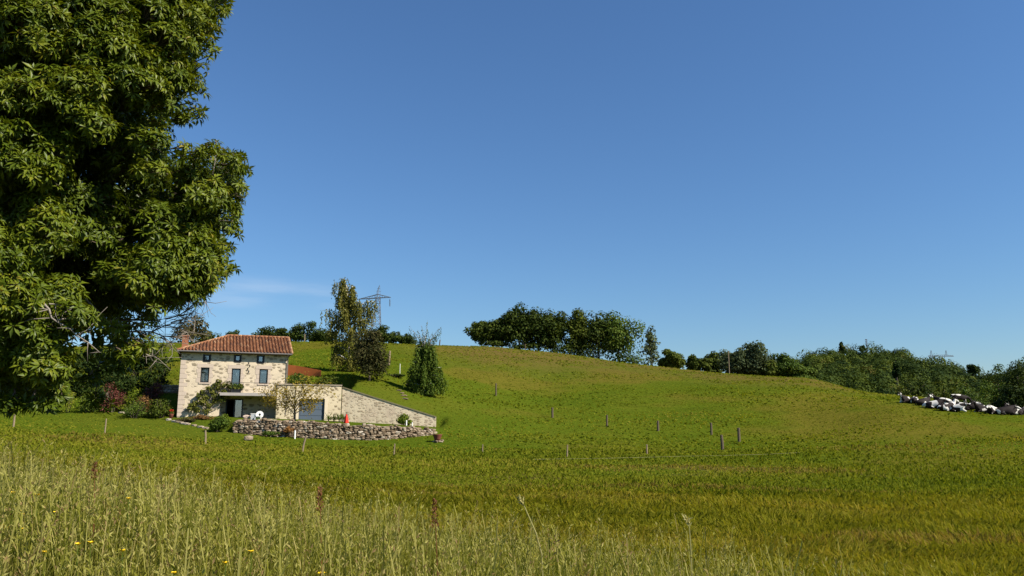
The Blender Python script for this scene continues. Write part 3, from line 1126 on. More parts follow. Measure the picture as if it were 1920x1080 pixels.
def weeping(name, label, foot, H, limbs, mat, bark, nstr=26, seed_w=.5, leaf=.16, lean=0.0, tm=.5, cat='birch tree', reach=1.0, fall=(1.0, 2.2), top=.78):
    """Birch with hanging sprays: white trunk, rising limbs, strings of small leaves falling from them."""
    t = thing(name, label, cat, foot, 0)
    tr = MB()
    n = 8
    pts = np.array([(lean * H * (i / n) ** 1.4 + .06 * math.sin(i * 1.7), .05 * math.cos(i * 1.3), -.3 + (H * top + .3) * i / n) for i in range(n + 1)])
    r0 = H * .017
    tr.tube(pts, [r0 * (1 - .8 * i / n) for i in range(n + 1)], 8)
    cr = MB()
    for (h, dx, dy, up) in limbs:            # start height share, reach, rise
        dx *= reach
        i = min(n - 1, int(h / top * n))
        p0 = pts[i] + (pts[i + 1] - pts[i]) * (h / top * n - i)
        p3 = p0 + np.array([dx, dy, up])
        p1 = p0 + np.array([dx * .3, dy * .3, up * .55])
        p2 = p0 + np.array([dx * .7, dy * .7, up * 1.02])
        path = np.array([p0, p1, p2, p3])
        tr.tube(path, [r0 * .4, r0 * .3, r0 * .2, r0 * .07], 5)
        ns = max(3, int(nstr * random.uniform(.7, 1.2)))
        for k in range(ns):
            s_ = random.uniform(.2, 1.05)
            j = min(2, int(s_ * 3))
            b = path[j] + (path[j + 1] - path[j]) * (s_ * 3 - j) + rng.normal(0, .16, 3)
            ln = random.uniform(*fall)
            m_ = int(ln / leaf * 2.4)
            sw = rng.normal(0, .18, 2)
            q = np.linspace(0, 1, m_)
            P = np.stack([b[0] + sw[0] * q + np.sin(q * 5 + k) * .03, b[1] + sw[1] * q, b[2] - ln * q + .12 * q * (1 - q)], 1)
            P[:, 2] = np.maximum(P[:, 2], .15)
            P += rng.normal(0, .05, P.shape)
            D = nrm(rng.normal(0, .55, (m_, 3)) + np.array([0, 0, -1.0]))
            N = rand_dirs(m_)
            sl_ = leaf * rng.uniform(.7, 1.4, m_)
            flakes(cr, P, D, N, sl_, sl_ * .5, np.clip(tm + random.uniform(-.2, .2) + rng.normal(0, .15, m_), 0, 1))
    tr.build('trunk', bark, t, True)
    cr.build('crown', mat, t)
    return t


# ------------------------------------------------------------------ sweet chestnut at the left
T0 = np.array([-12.4, 16.6])
tz = gz(*T0)
chest = thing('chestnut_tree', 'large sweet chestnut tree with glossy toothed leaves filling the left of the view', 'tree', (T0[0], T0[1], tz))
OFFS = np.array([T0[0], T0[1], tz])


def yfront(u, v):
    q = 1 - ((u + 260) / 735.0) ** 2 - ((v - 250) / 800.0) ** 2
    return 16.2 - 4.6 * math.sqrt(max(0.0, q))


POLY = [(-90, -90), (440, -90), (432, 0), (428, 30), (412, 60), (408, 88), (412, 104), (394, 128), (384, 150), (381, 190), (400, 214), (388, 222), (362, 238), (318, 234), (326, 262),
        (368, 276), (390, 268), (398, 250), (424, 254), (426, 276), (452, 280), (474, 318), (462, 345), (468, 362), (452, 400), (456, 432), (440, 462), (444, 500), (424, 522), (404, 552),
        (380, 566), (350, 580), (330, 596), (300, 580), (292, 612), (298, 640), (262, 668), (240, 692), (216, 668), (206, 640), (176, 618), (148, 622), (140, 655), (158, 690), (150, 712), (128, 722), (122, 752), (60, 766), (20, 776), (-90, 776)]
PX_, PY_ = np.array(POLY).T.astype(float)


def inside(u, v):
    c = False
    j = len(PX_) - 1
    for i in range(len(PX_)):
        if (PY_[i] > v) != (PY_[j] > v) and u < (PX_[j] - PX_[i]) * (v - PY_[i]) / (PY_[j] - PY_[i]) + PX_[i]:
            c = not c
        j = i
    return c


HOLLOW = [(185, 365, 105, 120), (20, 395, 45, 75), (75, 120, 80, 26), (65, 230, 75, 24), (230, 215, 50, 30), (150, 500, 70, 40), (270, 60, 40, 20), (300, 350, 35, 30), (190, 560, 70, 28), (120, 25, 40, 15), (200, 640, 40, 40)]
crown_mb = MB()
twig_mb = MB()


def rosette(P, ax, n, L, tint):
    """Whorl of long pointed leaves round a shoot tip."""
    ax = ax / np.linalg.norm(ax)
    a = np.cross(ax, [0.3, 0.2, 0.9]); a /= np.linalg.norm(a)
    b = np.cross(ax, a)
    th = rng.uniform(0, 6.28) + np.arange(n) * 2.4
    el = rng.uniform(-.15, .75, n)
    D = nrm((np.cos(th)[:, None] * a + np.sin(th)[:, None] * b) * np.cos(el)[:, None] + ax * np.sin(el)[:, None] + np.array([0, 0, -.14]))
    N = nrm(ax + np.array([0, 0, .5]) + rng.normal(0, .2, (n, 3)))
    LL = L * rng.uniform(.7, 1.15, n)
    leaves(crown_mb, P + D * .015 - ax * rng.uniform(0, .05, n)[:, None], D, N, LL, LL * rng.uniform(.27, .36, n), np.clip(tint + rng.normal(0, .12, n), 0, 1), rng.uniform(.1, .5), .14)


def pad(c, r_, nros, tint, L=.155, outward=None):
    out = outward if outward is not None else nrm(c - np.array([T0[0], T0[1], tz + 6.5]))
    for _ in range(nros):
        d = nrm(rand_dirs(1)[0] + out * .55 + np.array([0, 0, .45]))
        P = c + d * np.array([r_, r_, r_ * .62]) * random.uniform(.72, 1.05)
        ax = nrm(d + np.array([0, 0, .45]) + rng.normal(0, .25, 3))
        rosette(P, ax, random.randint(8, 11), L * random.uniform(.85, 1.15), tint + random.uniform(-.1, .1))
        if random.random() < .35:
            twig_mb.tube([c - out * .25, (c + P) / 2, P], [.014, .009, .005], 4)


def fits(u, v, rp):
    return all(inside(u + rp * math.cos(a), v + rp * math.sin(a) * .8) for a in np.linspace(0, 6.28, 9)[:-1])


cnt = 0
for layer, (nmax, d0, d1) in enumerate([(270, 0, .8), (200, 1.0, 2.4), (200, 2.4, 4.2), (150, 4.0, 6.0)]):
    k = tries = 0
    while k < nmax and tries < 9000:
        tries += 1
        u, v = random.uniform(-80, 475), random.uniform(-80, 775)
        r_ = random.choice([.30, .36, .42, .5]) if layer == 0 else random.uniform(.4, .6 + .2 * (layer == 3))
        Y = yfront(u, v) + random.uniform(d0, d1)
        if layer == 0 and any(((u - a) / c) ** 2 + ((v - b) / d) ** 2 < 1 for a, b, c, d in HOLLOW): continue
        if layer == 1 and random.random() < .6 and any(((u - a) / c) ** 2 + ((v - b) / d) ** 2 < .8 for a, b, c, d in HOLLOW): continue
        if not fits(u, v, (r_ + .10) * F / Y): continue
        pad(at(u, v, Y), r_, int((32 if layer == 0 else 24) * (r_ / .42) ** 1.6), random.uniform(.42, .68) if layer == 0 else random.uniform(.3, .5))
        k += 1
# thin edge sprays
k = tries = 0
while k < 230 and tries < 30000:
    tries += 1
    u, v = random.uniform(-60, 480), random.uniform(-60, 775)
    Y = yfront(u, v) + random.uniform(0, 1.2)
    if fits(u, v, .3 * F / Y) or not fits(u, v, .11 * F / Y): continue
    pad(at(u, v, Y), .15, 3, random.uniform(.45, .75))
    k += 1
# the rest of the crown, out of the picture
for _ in range(130):
    d = rand_dirs(1)[0]
    c = np.array([T0[0], T0[1] - .2, tz + 7.6]) + d * np.array([6.0, 4.6, 6.6]) * random.uniform(.75, 1.0)
    u, v = project(c)
    if -60 < u < 560 and -60 < v < 830: continue
    if c[2] < tz + 2.0: continue
    pad(c, random.uniform(.6, .9), 20, .5, .24)
# leaves deep inside, tinted dark so the crown's shade is in their colour
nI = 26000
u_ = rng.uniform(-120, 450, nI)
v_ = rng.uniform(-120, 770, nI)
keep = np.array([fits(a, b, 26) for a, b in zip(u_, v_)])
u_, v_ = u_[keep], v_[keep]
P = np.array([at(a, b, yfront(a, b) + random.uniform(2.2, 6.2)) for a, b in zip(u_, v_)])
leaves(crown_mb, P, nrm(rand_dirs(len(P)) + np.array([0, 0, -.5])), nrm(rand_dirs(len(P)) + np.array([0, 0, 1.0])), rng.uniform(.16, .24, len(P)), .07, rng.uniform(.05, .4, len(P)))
for (a, b, c, d) in HOLLOW:  # more leaves behind the hollows, their shade painted in by dark tints
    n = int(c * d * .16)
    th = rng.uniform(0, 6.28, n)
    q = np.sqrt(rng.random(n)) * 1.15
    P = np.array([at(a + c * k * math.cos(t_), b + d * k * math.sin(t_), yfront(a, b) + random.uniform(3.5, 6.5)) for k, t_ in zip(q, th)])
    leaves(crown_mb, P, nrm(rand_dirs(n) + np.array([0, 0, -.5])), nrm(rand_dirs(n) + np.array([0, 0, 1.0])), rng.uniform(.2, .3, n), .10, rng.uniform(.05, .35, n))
# hanging spray at lower edge in front of the garden
for (u, v, Y, n_) in [(168, 715, 14.6, 6), (176, 742, 14.6, 5), (196, 756, 14.7, 4), (182, 700, 14.8, 4), (110, 738, 13.6, 5), (60, 752, 13.2, 6), (20, 758, 13.0, 7), (95, 755, 13.5, 5), (225, 690, 14.9, 4)]:
    pad(at(u, v, Y), .15, n_, .3, .19, np.array([0, -.3, -.8]))
crown_mb.v = [q - OFFS for q in crown_mb.v]
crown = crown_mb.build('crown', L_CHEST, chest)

# trunk and limbs
lm = MB()
tb = OFFS
lm.tube([tb + (0, 0, -.5), tb + (.05, 0, .6), tb + (.1, .05, 2.2), tb + (.0, 0, 4.2), tb + (.2, .1, 6.5), tb + (.1, 0, 9.5), tb + (.2, 0, 12)], [.75, .58, .5, .42, .3, .18, .05], 12)
for (p, q, r_) in [((0, 0, 2.2), at(170, 620, 14.6), .14), ((.1, 0, 3.0), at(330, 420, 16.0), .16), ((0, 0, 3.8), at(60, 300, 13.5), .15), ((.1, 0, 5.5), at(380, 120, 16.4), .14), ((.2, 0, 6.6), at(150, 60, 14.5), .13),
                   ((0, 0, 4.5), tb + (-4.5, -1, 7), .2), ((0, 0, 5.5), tb + (-3, 2, 10), .16), ((0, 0, 3.4), tb + (-3.8, -2.5, 5), .17), ((.1, 0, 4.8), at(250, 330, 15.8), .12), ((0, 0, 2.6), at(300, 600, 15.6), .1)]:
    a = tb + np.array(p, float)
    b = np.array(q, float)
    m1 = a + (b - a) * .35 + np.array([0, 0, .25])
    m2 = a + (b - a) * .7 + np.array([0, 0, .22])
    lm.tube([a, m1, m2, b], [r_, r_ * .7, r_ * .4, r_ * .12], 7)
lm.v = [q - OFFS.astype(np.float32) for q in lm.v]
lm.build('trunk', M_BARK, chest, True)


def pxpath(pts):
    return [at(*q) for q in pts]


B = [[(78, 565, 12.6), (92, 580, 12.6), (96, 596, 12.65), (108, 604, 12.7), (132, 617, 12.8), (142, 628, 12.9), (165, 642, 13.1), (186, 660, 13.2)],
     [(92, 570, 12.6), (104, 570, 12.7)], [(108, 600, 12.7), (125, 597, 12.9), (150, 598, 13.2)], [(142, 628, 12.9), (170, 622, 13.1)],
     [(190, 595, 14.6), (240, 622, 14.8), (285, 622, 15.0), (305, 630, 15.1), (332, 632, 15.2), (351, 624, 15.2)],
     [(285, 622, 15), (310, 610, 15.1), (340, 602, 15.1)], [(230, 600, 14.8), (290, 612, 15), (338, 616, 15.1)], [(248, 632, 14.8), (256, 648, 14.8), (242, 666, 14.8)],
     [(250, 640, 14.8), (275, 658, 14.9), (296, 672, 15)], [(256, 648, 14.8), (268, 662, 14.8), (286, 668, 14.8)], [(270, 620, 14.9), (282, 640, 14.9), (306, 648, 15)], [(300, 632, 15), (318, 642, 15), (322, 652, 15.1)],
     [(310, 598, 15.1), (335, 592, 15.2), (352, 580, 15.2), (362, 570, 15.2)], [(335, 592, 15.2), (358, 588, 15.3), (366, 596, 15.3)], [(345, 585, 15.2), (370, 572, 15.3), (386, 566, 15.3)], [(352, 580, 15.2), (356, 560, 15.2)],
     [(320, 605, 15.1), (345, 598, 15.2), (362, 604, 15.2)], [(330, 618, 15.1), (346, 606, 15.1)], [(160, 560, 14), (200, 600, 14.4), (250, 612, 14.7), (300, 602, 15)],
     [(92, 395, 13.8), (98, 402, 13.8), (104, 406, 13.8)], [(93, 398, 13.8), (96, 410, 13.8), (99, 420, 13.8)], [(105, 120, 13.6), (118, 124, 13.6), (128, 122, 13.6)],
     [(362, 292, 16), (361, 320, 16), (358, 345, 16)], [(404, 330, 16), (385, 322, 16), (362, 316, 16)], [(405, 262, 16), (404, 300, 16), (398, 330, 16), (370, 350, 15.9)]]
for i, q in enumerate(B):
    dead = MB()
    n = len(q)
    r0 = .02 if i in (0, 4, 18) else .015
    dead.tube(pxpath(q), [r0 * (1 - .65 * k / (n - 1)) for k in range(n)], 6)
    for k in range(1, n):
        for _ in range(6 if 4 <= i <= 18 else 2):
            p = at(*q[k])
            e_ = p + rng.normal(0, .27, 3) * np.array([1, .6, .7])
            dead.tube([p, (p + e_) / 2 + rng.normal(0, .03, 3), e_], [.007, .005, .003], 4)
    dead.v = [w_ - OFFS.astype(np.float32) for w_ in dead.v]
    dead.build('dead_branch', M_BARKL, chest, True)
twig_mb.v = [q - OFFS.astype(np.float32) for q in twig_mb.v]
twig_mb.build('twigs', M_BARK, chest)

# ------------------------------------------------------------------ trees by the house
b1 = on(655, 690, 92)
weeping('weeping_birch', 'tall weeping birch with yellow green hanging sprays behind the farmhouse', b1, at(650, 532, 92)[2] - b1[2] + .4,
        [(.22, -1.6, .4, .8), (.25, 1.3, -.7, .8), (.3, -2.0, .2, 1.6), (.33, 1.7, .5, 1.5), (.36, .3, -1.2, 1.0), (.4, -1.9, -.5, 1.7), (.42, 1.6, -.3, 1.6), (.47, -1.5, .6, 1.8), (.5, 1.9, .2, 1.9), (.52, -.4, -1.2, 1.6),
         (.55, -2.6, -.2, 1.3), (.57, 1.0, -.7, 2.0), (.60, -1.0, -.5, 2.2), (.62, 2.3, .1, 1.6), (.66, -1.3, .4, 2.0), (.68, .5, -.4, 2.0), (.7, -.6, -.3, 2.2), (.72, -1.4, -.1, 2.6), (.73, .25, .2, 2.2), (.74, -.9, .1, 2.9), (.12, -1.3, -.6, .8), (.12, 1.1, -.8, .8), (.1, .2, -1.2, .8)],
        L_BIRCH, M_BIRCHB, 46, leaf=.25, reach=1.22, lean=-.02, tm=.66, fall=(.8, 2.0))
b2 = on(795, 738, 86)
weeping('weeping_birch', 'small weeping birch with bare white upper trunk and skirt of drooping branches', b2, at(800, 612, 86)[2] - b2[2],
        [(.18, -1.3, -.4, .8), (.2, 1.4, -.3, .8), (.24, -1.6, .2, 1.2), (.26, 1.7, .1, 1.2), (.3, .2, -1.2, 1.0), (.33, -1.0, -.6, 1.2), (.36, 1.2, -.5, 1.2), (.42, -.8, -.4, 1.3), (.45, 1.0, -.3, 1.4), (.5, .5, -.5, 1.2), (.56, -.7, -.2, 1.0), (.6, .8, -.2, 1.0), (.64, -.4, .2, .9), (.66, .5, .2, .8), (.58, .1, -.5, 1.0), (.12, -1.0, -.8, .5), (.12, .9, -.9, .5), (.15, -1.7, -.2, .6), (.16, 1.9, -.1, .7)],
        L_LIGHT, M_BIRCHB, 40, leaf=.24, reach=1.1, tm=.5, fall=(1.0, 2.2), top=.86)
# upper, thin sprays of the same tree are a second set of twigs
o2 = [o for o in COL.objects if o.name.startswith('weeping_birch') and o.type == 'EMPTY'][-1]
cr = MB()
tw = MB()
Hb = at(800, 612, 86)[2] - b2[2]
cr_all = []
for (u, v) in [(768, 612), (775, 620), (783, 618), (790, 610), (802, 600), (812, 622), (822, 616), (828, 612), (818, 628), (785, 628), (800, 622), (776, 632), (806, 630), (796, 618)]:
    cr = MB()
    e_ = at(u, v, 86) - b2
    s_ = np.array([0, 0, Hb * .62]) + np.array([.03, 0, 0])
    mid = (e_ + s_) / 2 + np.array([0, 0, .3])
    tw.tube([s_, mid, e_], [.035, .02, .008], 4)
    for k in range(5):
        b = s_ + (e_ - s_) * random.uniform(.55, 1.0)
        m_ = 9
        q = np.linspace(0, 1, m_)
        P = np.stack([b[0] + rng.normal(0, .1) * q, b[1] + rng.normal(0, .1) * q, b[2] - random.uniform(.5, 1.1) * q], 1) + rng.normal(0, .05, (m_, 3))
        flakes(cr, P, nrm(rng.normal(0, .5, (m_, 3)) + np.array([0, 0, -1.0])), rand_dirs(m_), .19, .09, rng.uniform(.2, .8, m_))
    cr.build('spray', L_GREY, o2)
tw.build('twigs', M_BARKL, o2)

tree('yew_tree', 'dark olive evergreen tree in front of the tall birch', 691, 744, 617, 62, 86, L_OLIVE, base=.0, nb=50, nleaf=140, size=.26, shape='dome', tm=.5)
tree('pine_tree', 'brownish open crowned tree beside the brick chimney', 357, 668, 582, 62, 104, L_OLIVE, base=.2, nb=22, nleaf=80, size=.36, tm=.85)
tree('hedge_tree', 'low rounded green tree behind the chimney and left roof end', 385, 660, 615, 46, 112, L_OAK, base=.05, nb=20, nleaf=80, size=.35, tm=.4)
shrub('dark_shrub', 'tall dark evergreen shrub left of the farmhouse under the chestnut boughs', 292, 735, 672, 62, 80, L_OAK, nb=20, nleaf=110, size=.24, tm=.15)
tree('holm_oak', 'dark evergreen oak at the far left of the garden behind the chestnut boughs', 172, 766, 645, 96, 84, L_OAK, base=.0, nb=34, nleaf=110, size=.3, tm=.08)
tree('holm_oak', 'dark evergreen oak between the chestnut boughs and the house', 256, 750, 642, 78, 86, L_OAK, base=.0, nb=34, nleaf=110, size=.3, tm=.1)
shrub('dark_shrub', 'dark bushy shrub in the shade left of the red leaved maple', 185, 772, 715, 70, 75, L_OAK, nb=18, nleaf=110, size=.22, tm=.15)
shrub('dark_shrub', 'wide dark shrub on the bank behind the red leaved maple', 224, 752, 682, 92, 79, L_OAK, nb=22, nleaf=110, size=.26, tm=.08)
shrub('dark_shrub', 'low dark shrub at the far left of the garden behind the yellow flowering bush', 140, 760, 690, 64, 80, L_OAK, nb=18, nleaf=110, size=.26, tm=.1)
# garden left of the house
YGD = 73.5
shrub('maple_shrub', 'red leaved maple shrub left of the green mound in the garden', 212, 765, 712, 44, YGD, L_RED, nb=14, nleaf=90, size=.17, tm=.55)
shrub('maple_shrub', 'dark red maple shrub nearest the left house corner', 286, 764, 708, 46, YGD + 1, L_RED, nb=14, nleaf=90, size=.17, tm=.35)
shrub('lime_shrub', 'yellow green shrub between the two red maples', 247, 766, 722, 36, YGD, L_LIME, nb=12, nleaf=80, size=.17, tm=.35)
shrub('rust_shrub', 'brownish orange leaved shrub in front of the dark red maple', 269, 770, 735, 34, YGD - 1, L_RUST, nb=10, nleaf=80, size=.16, tm=.3)
shrub('mound_shrub', 'smooth clipped green mound at the lawn edge', 253, 776, 747, 62, YGD - 2, L_LIGHT, nb=16, nleaf=130, size=.12, tm=.55)
shrub('garden_shrub', 'dark green spreading shrub between the mound and house corner', 302, 777, 742, 52, YGD - 1.6, L_OAK, nb=16, nleaf=100, size=.18, tm=.75)
shrub('garden_shrub', 'olive shrub with yellow tops at the far left end of the garden', 165, 772, 728, 48, YGD, L_LIGHT, nb=12, nleaf=90, size=.18, tm=.75)
shrub('flowering_shrub', 'yellow flowering bush under the chestnut boughs', 128, 768, 722, 34, YGD, L_LIME, nb=12, nleaf=80, size=.16, tm=.85)
shrub('garden_shrub', 'round dark green bush standing at the left end of the dry stone wall', 410, 811, 778, 44, 66.2, L_LIGHT, nb=14, nleaf=110, size=.17, tm=.45)
shrub('spindle_shrub', 'small orange leaved bush against the dry stone wall', 541, 812, 792, 19, 65.7, L_RUST, nb=8, nleaf=60, size=.13, tm=.85, z=at(541, 812, 65.7)[2])
shrub('ground_cover', 'brown green low creeping plant along the bed edge before the house', 350, 793, 782, 46, 70, L_OLIVE, nb=12, nleaf=80, size=.13, tm=.75, depth=1.4)
shrub('ground_cover', 'reddish low bedding plants along the foot of the facade', 378, 790, 776, 54, 70.6, L_RUST, nb=14, nleaf=70, size=.12, tm=.35, depth=1.2)
shrub('ground_cover', 'green low cushion plant beside the round bush', 420, 788, 773, 26, 69.5, L_LIME, nb=9, nleaf=70, size=.14, tm=.3)
shrub('ground_cover', 'trailing green plant hanging over the middle of the dry stone wall', 510, 818, 806, 46, 65.6, L_LIGHT, nb=9, nleaf=60, size=.13, tm=.35, z=at(510, 818, 65.6)[2], depth=.8)
shrub('wall_shrub', 'round green bush with yellow tips against the sloping retaining wall', 757, 797, 773, 33, 76.3, L_LIME, nb=12, nleaf=90, size=.17, tm=.25)
shrub('roof_shrub', 'row of olive shrubs behind the garage roof nearest the house', 560, 722, 697, 46, 84.5, L_LIGHT, nb=14, nleaf=80, size=.2, tm=.25, z=EYE + 4.0)
shrub('roof_shrub', 'row of dark shrubs behind the garage roof nearest its right end', 612, 724, 700, 54, 84.5, L_OAK, nb=14, nleaf=80, size=.2, tm=.55, z=EYE + 4.0)
shrub('slope_shrub', 'low dark shrub between the olive evergreen and the small birch', 742, 716, 700, 40, 93, L_OAK, nb=9, nleaf=70, size=.2, tm=.4)
# spiky yucca by the garage door
yu = on(628, 790, 75.3)
t = thing('yucca_plant', 'spiky green yucca by the garage door', 'plant', yu)
mb = MB()
for cx_ in (-.6, -.1, .4, .75):
    n = 40
    az = rng.uniform(0, 6.28, n)
    el = rng.uniform(.15, 1.4, n)
    D = np.stack([np.cos(az) * np.cos(el), np.sin(az) * np.cos(el), np.sin(el)], 1)
    leaves(mb, np.tile([cx_, rng.uniform(-.3, .3), .15], (n, 1)), D, nrm(np.array([0, 0, 1.0]) + rng.normal(0, .2, (n, 3))), rng.uniform(.5, .95, n), .07, rng.uniform(.2, .8, n), .25)
mb.build('leaves', L_LIGHT, t)
for cx_ in (-.6, -.1, .4, .75):
    mb = MB()
    mb.tube([(cx_, 0, -.2), (cx_, 0, .3)], .06, 6)
    mb.build('stem', M_BARK, t)

# climbing plant on the facade
vt_pts = [(395, 776), (388, 770), (392, 760), (402, 752), (412, 742), (420, 735), (440, 728), (452, 724), (405, 722), (398, 735), (385, 745), (375, 752), (365, 757), (358, 760), (355, 766), (410, 715), (408, 728), (430, 726), (418, 722), (425, 741), (438, 735), (448, 730), (380, 735), (372, 742), (392, 728), (402, 742), (415, 750), (368, 768), (382, 755), (430, 720)]
x0_, z0_ = hpt(393, 782, .3)
t = thing('climbing_vine', 'leafy climbing vine trained up the left half of the facade', 'climbing plant', (H0[0] + x0_ * math.cos(TH) + NX * .25, H0[1] + x0_ * math.sin(TH) + NY * .25, ZB - .3), TH)
stem, fol = MB(), MB()
ch = [[(390, 783), (391, 772), (385, 760), (376, 752), (362, 758), (356, 768)], [(391, 772), (398, 762), (408, 750), (416, 740), (436, 728), (452, 724)], [(398, 762), (396, 745), (404, 728), (410, 714)], [(385, 760), (382, 744), (394, 730)], [(392, 770), (410, 762), (420, 742)]]
for c_ in ch:
    p = [(hpt(u, v, .25)[0] - x0_, -.02, hpt(u, v, .25)[1] + .3) for u, v in c_]
    stem.tube(p, np.linspace(.05, .015, len(p)), 5)
bl = []
for (u, v) in vt_pts:
    xx, zz = hpt(u, v, .3)
    if v > 772: continue
    bl.append((np.array([xx - x0_, -.12, zz + .3]), (random.uniform(.22, .42), .28, random.uniform(.2, .36)), random.uniform(.25, .7)))
crown_blobs(fol, bl, 55, .23)
stem.build('stem', M_BARKL, t)
fol.build('foliage', L_VINE, t)
# balcony planter
xx, zz = hpt(442, 733, .4)
t = thing('planter_box', 'dark planter box of green plants on the balcony slab', 'planter', (H0[0] + xx * math.cos(TH) + NX * .45, H0[1] + xx * math.sin(TH) + NY * .45, ZB + sl[3] + .005), TH)
mb = MB()
mb.box(-.45, .45, -.16, .16, 0, .24)
mb.box(-.48, .48, -.19, .19, .242, .29)
mb.build('box', M_FRAME, t)
mb = MB()
crown_blobs(mb, [(np.array([x, 0, .5 + .12 * (i % 2)]), (.24, .2, .26), .4) for i, x in enumerate((-.36, -.12, .12, .36, .5))], 60, .15)
mb.build('foliage', L_LIGHT, t)

# sparse young tree before the garage
YT = 67.4
foot = on(552, 800, YT)
t = thing('young_tree', 'young spreading tree with thin yellow leaves before the garage', 'tree', foot)
tr, cr = MB(), MB()
loc_ = lambda u, v, dy=0: at(u, v, YT + dy) - foot
main = [(552, 803), (553, 788), (553, 775), (552, 762), (553, 745), (556, 728)]
tr.tube([loc_(*q) for q in main], [.085, .075, .06, .05, .035, .015], 7)
arms = [[(553, 780), (545, 768), (535, 757), (522, 750), (505, 744), (496, 738)], [(553, 770), (546, 758), (538, 745), (528, 735)], [(553, 772), (562, 760), (575, 748), (588, 738), (600, 730)], [(553, 765), (566, 750), (578, 732), (590, 722)], [(552, 762), (543, 748), (532, 738), (515, 732)],
        [(553, 755), (562, 740), (568, 724), (574, 712)], [(553, 750), (546, 732), (543, 718)], [(560, 762), (574, 757), (590, 752), (602, 748)], [(540, 762), (524, 757), (508, 755), (498, 752)], [(553, 776), (566, 768), (578, 766), (586, 766)]]
for q in arms:
    dy = random.uniform(-1.2, .8)
    n = len(q)
    P = np.array([loc_(u, v, dy * k / (n - 1)) for k, (u, v) in enumerate(q)])
    tr.tube(P, np.linspace(.04, .010, n), 5)
    for k in range(1, n):
        for _ in range(6):
            e_ = P[k] + rng.normal(0, .36, 3) * np.array([1, .8, .7]) + np.array([0, 0, .1])
            tr.tube([P[k], e_], [.010, .004], 4)
            m_ = 13
            pp = e_ + rng.normal(0, .17, (m_, 3))
            flakes(cr, pp, rand_dirs(m_), rand_dirs(m_), .15, .10, rng.uniform(.5, 1.0, m_))
tr.build('trunk', M_BARK, t, True)
cr.build('crown', leaf_mat('golden_leaves', [(0, (.10, .085, .010)), (.6, (.22, .17, .022)), (1, (.34, .24, .04))], .3, .6, .05), t)

# ------------------------------------------------------------------ trees along the brow of the hill
GB = 'trees along the brow of the hill'
YB = 166
for (nm, lab, u, vb, vt, w, mt, kw) in [
    ('oak_tree', 'leftmost small round oak of the row on the brow', 903, 656, 599, 50, L_OAK, dict(base=.0, tm=.6)),
    ('oak_tree', 'oak with rounded top second from the left of the brow row', 941, 657, 590, 48, L_OAK, dict(base=.02, tm=.5)),
    ('oak_tree', 'tall dark oak with forked top left of the highest tree', 974, 658, 574, 56, L_OAK, dict(base=.02, tm=.35)),
    ('oak_tree', 'highest dark oak in the middle of the brow row', 1010, 660, 572, 50, L_OAK, dict(base=.03, tm=.3)),
    ('oak_tree', 'dark broad oak left of the sky gap in the brow row', 1041, 662, 583, 46, L_OAK, dict(base=.03, tm=.35)),
    ('oak_tree', 'squared lighter oak right of the sky gap', 1083, 664, 585, 42, L_OAK, dict(base=.0, tm=.75)),
    ('oak_tree', 'tall oak left of the pale green tree at the row end', 1122, 668, 581, 56, L_OAK, dict(base=.0, tm=.5)),
    ('ash_tree', 'pale yellow green tree ending the close row on the brow', 1160, 671, 588, 66, L_LIGHT, dict(base=.04, tm=.55, nb=48)),
    ('poplar_tree', 'sparse grey green tree standing alone right of the close row', 1222, 676, 613, 46, L_GREY, dict(base=.05, shape='cone', tm=.5, nb=24, nleaf=48)),
    ('small_tree', 'low bush right of the sparse grey tree', 1262, 680, 655, 40, L_OAK, dict(base=.02, tm=.8)),
    ('small_tree', 'tiny bush in the gap of the brow', 1302, 686, 667, 22, L_OAK, dict(base=.02, tm=.6)),
    ('small_tree', 'round green bush left of the three grey rounded trees', 1335, 690, 660, 42, L_OAK, dict(base=.02, tm=.75)),
    ('walnut_tree', 'smaller of the two grey rounded trees', 1376, 692, 652, 46, L_GREY, dict(base=.04, tm=.25)),
    ('walnut_tree', 'larger grey rounded tree with domed top', 1416, 696, 641, 60, L_GREY, dict(base=.04, tm=.2, nb=48)),
    ('hedge_tree', 'brownish green bush left of the wooded hill', 1468, 700, 663, 46, L_LIGHT, dict(base=.02, tm=.25)),
    ('hedge_tree', 'bright green low bush before the wooded hill', 1496, 708, 684, 56, L_LIGHT, dict(base=.02, tm=.45)),
    ('hedge_tree', 'dark low bush under the grey rounded trees', 1438, 698, 678, 44, L_OAK, dict(base=.02, tm=.8)),
]:
    Y = YB if u < 1250 else (158 if u < 1350 else 150)
    tree(nm, lab, u, vb, vt, w * (1.12 if 930 < u < 1200 else (.9 if u < 930 else 1.0)), Y, mt, group=GB, **dict(dict(nb=56, nleaf=100, size=.55), **kw))
# undergrowth closing the foot of the row
for (u, w, vt, lab) in [(925, 40, 640, 'dark thicket at the foot of the left brow oaks'), (985, 60, 642, 'dark thicket below the highest brow oak'), (1060, 50, 645, 'low thicket under the sky gap'), (1115, 60, 645, 'thicket at the foot of the tall right hand oak'), (1180, 60, 655, 'pale thicket at the foot of the pale green tree')]:
    shrub('thicket', lab, u, 668, vt - 6, w * 1.25, YB - 2, L_OAK if u < 1150 else L_LIGHT, 'thicket', GB, nb=12, nleaf=70, size=.42, tm=.45, depth=4)

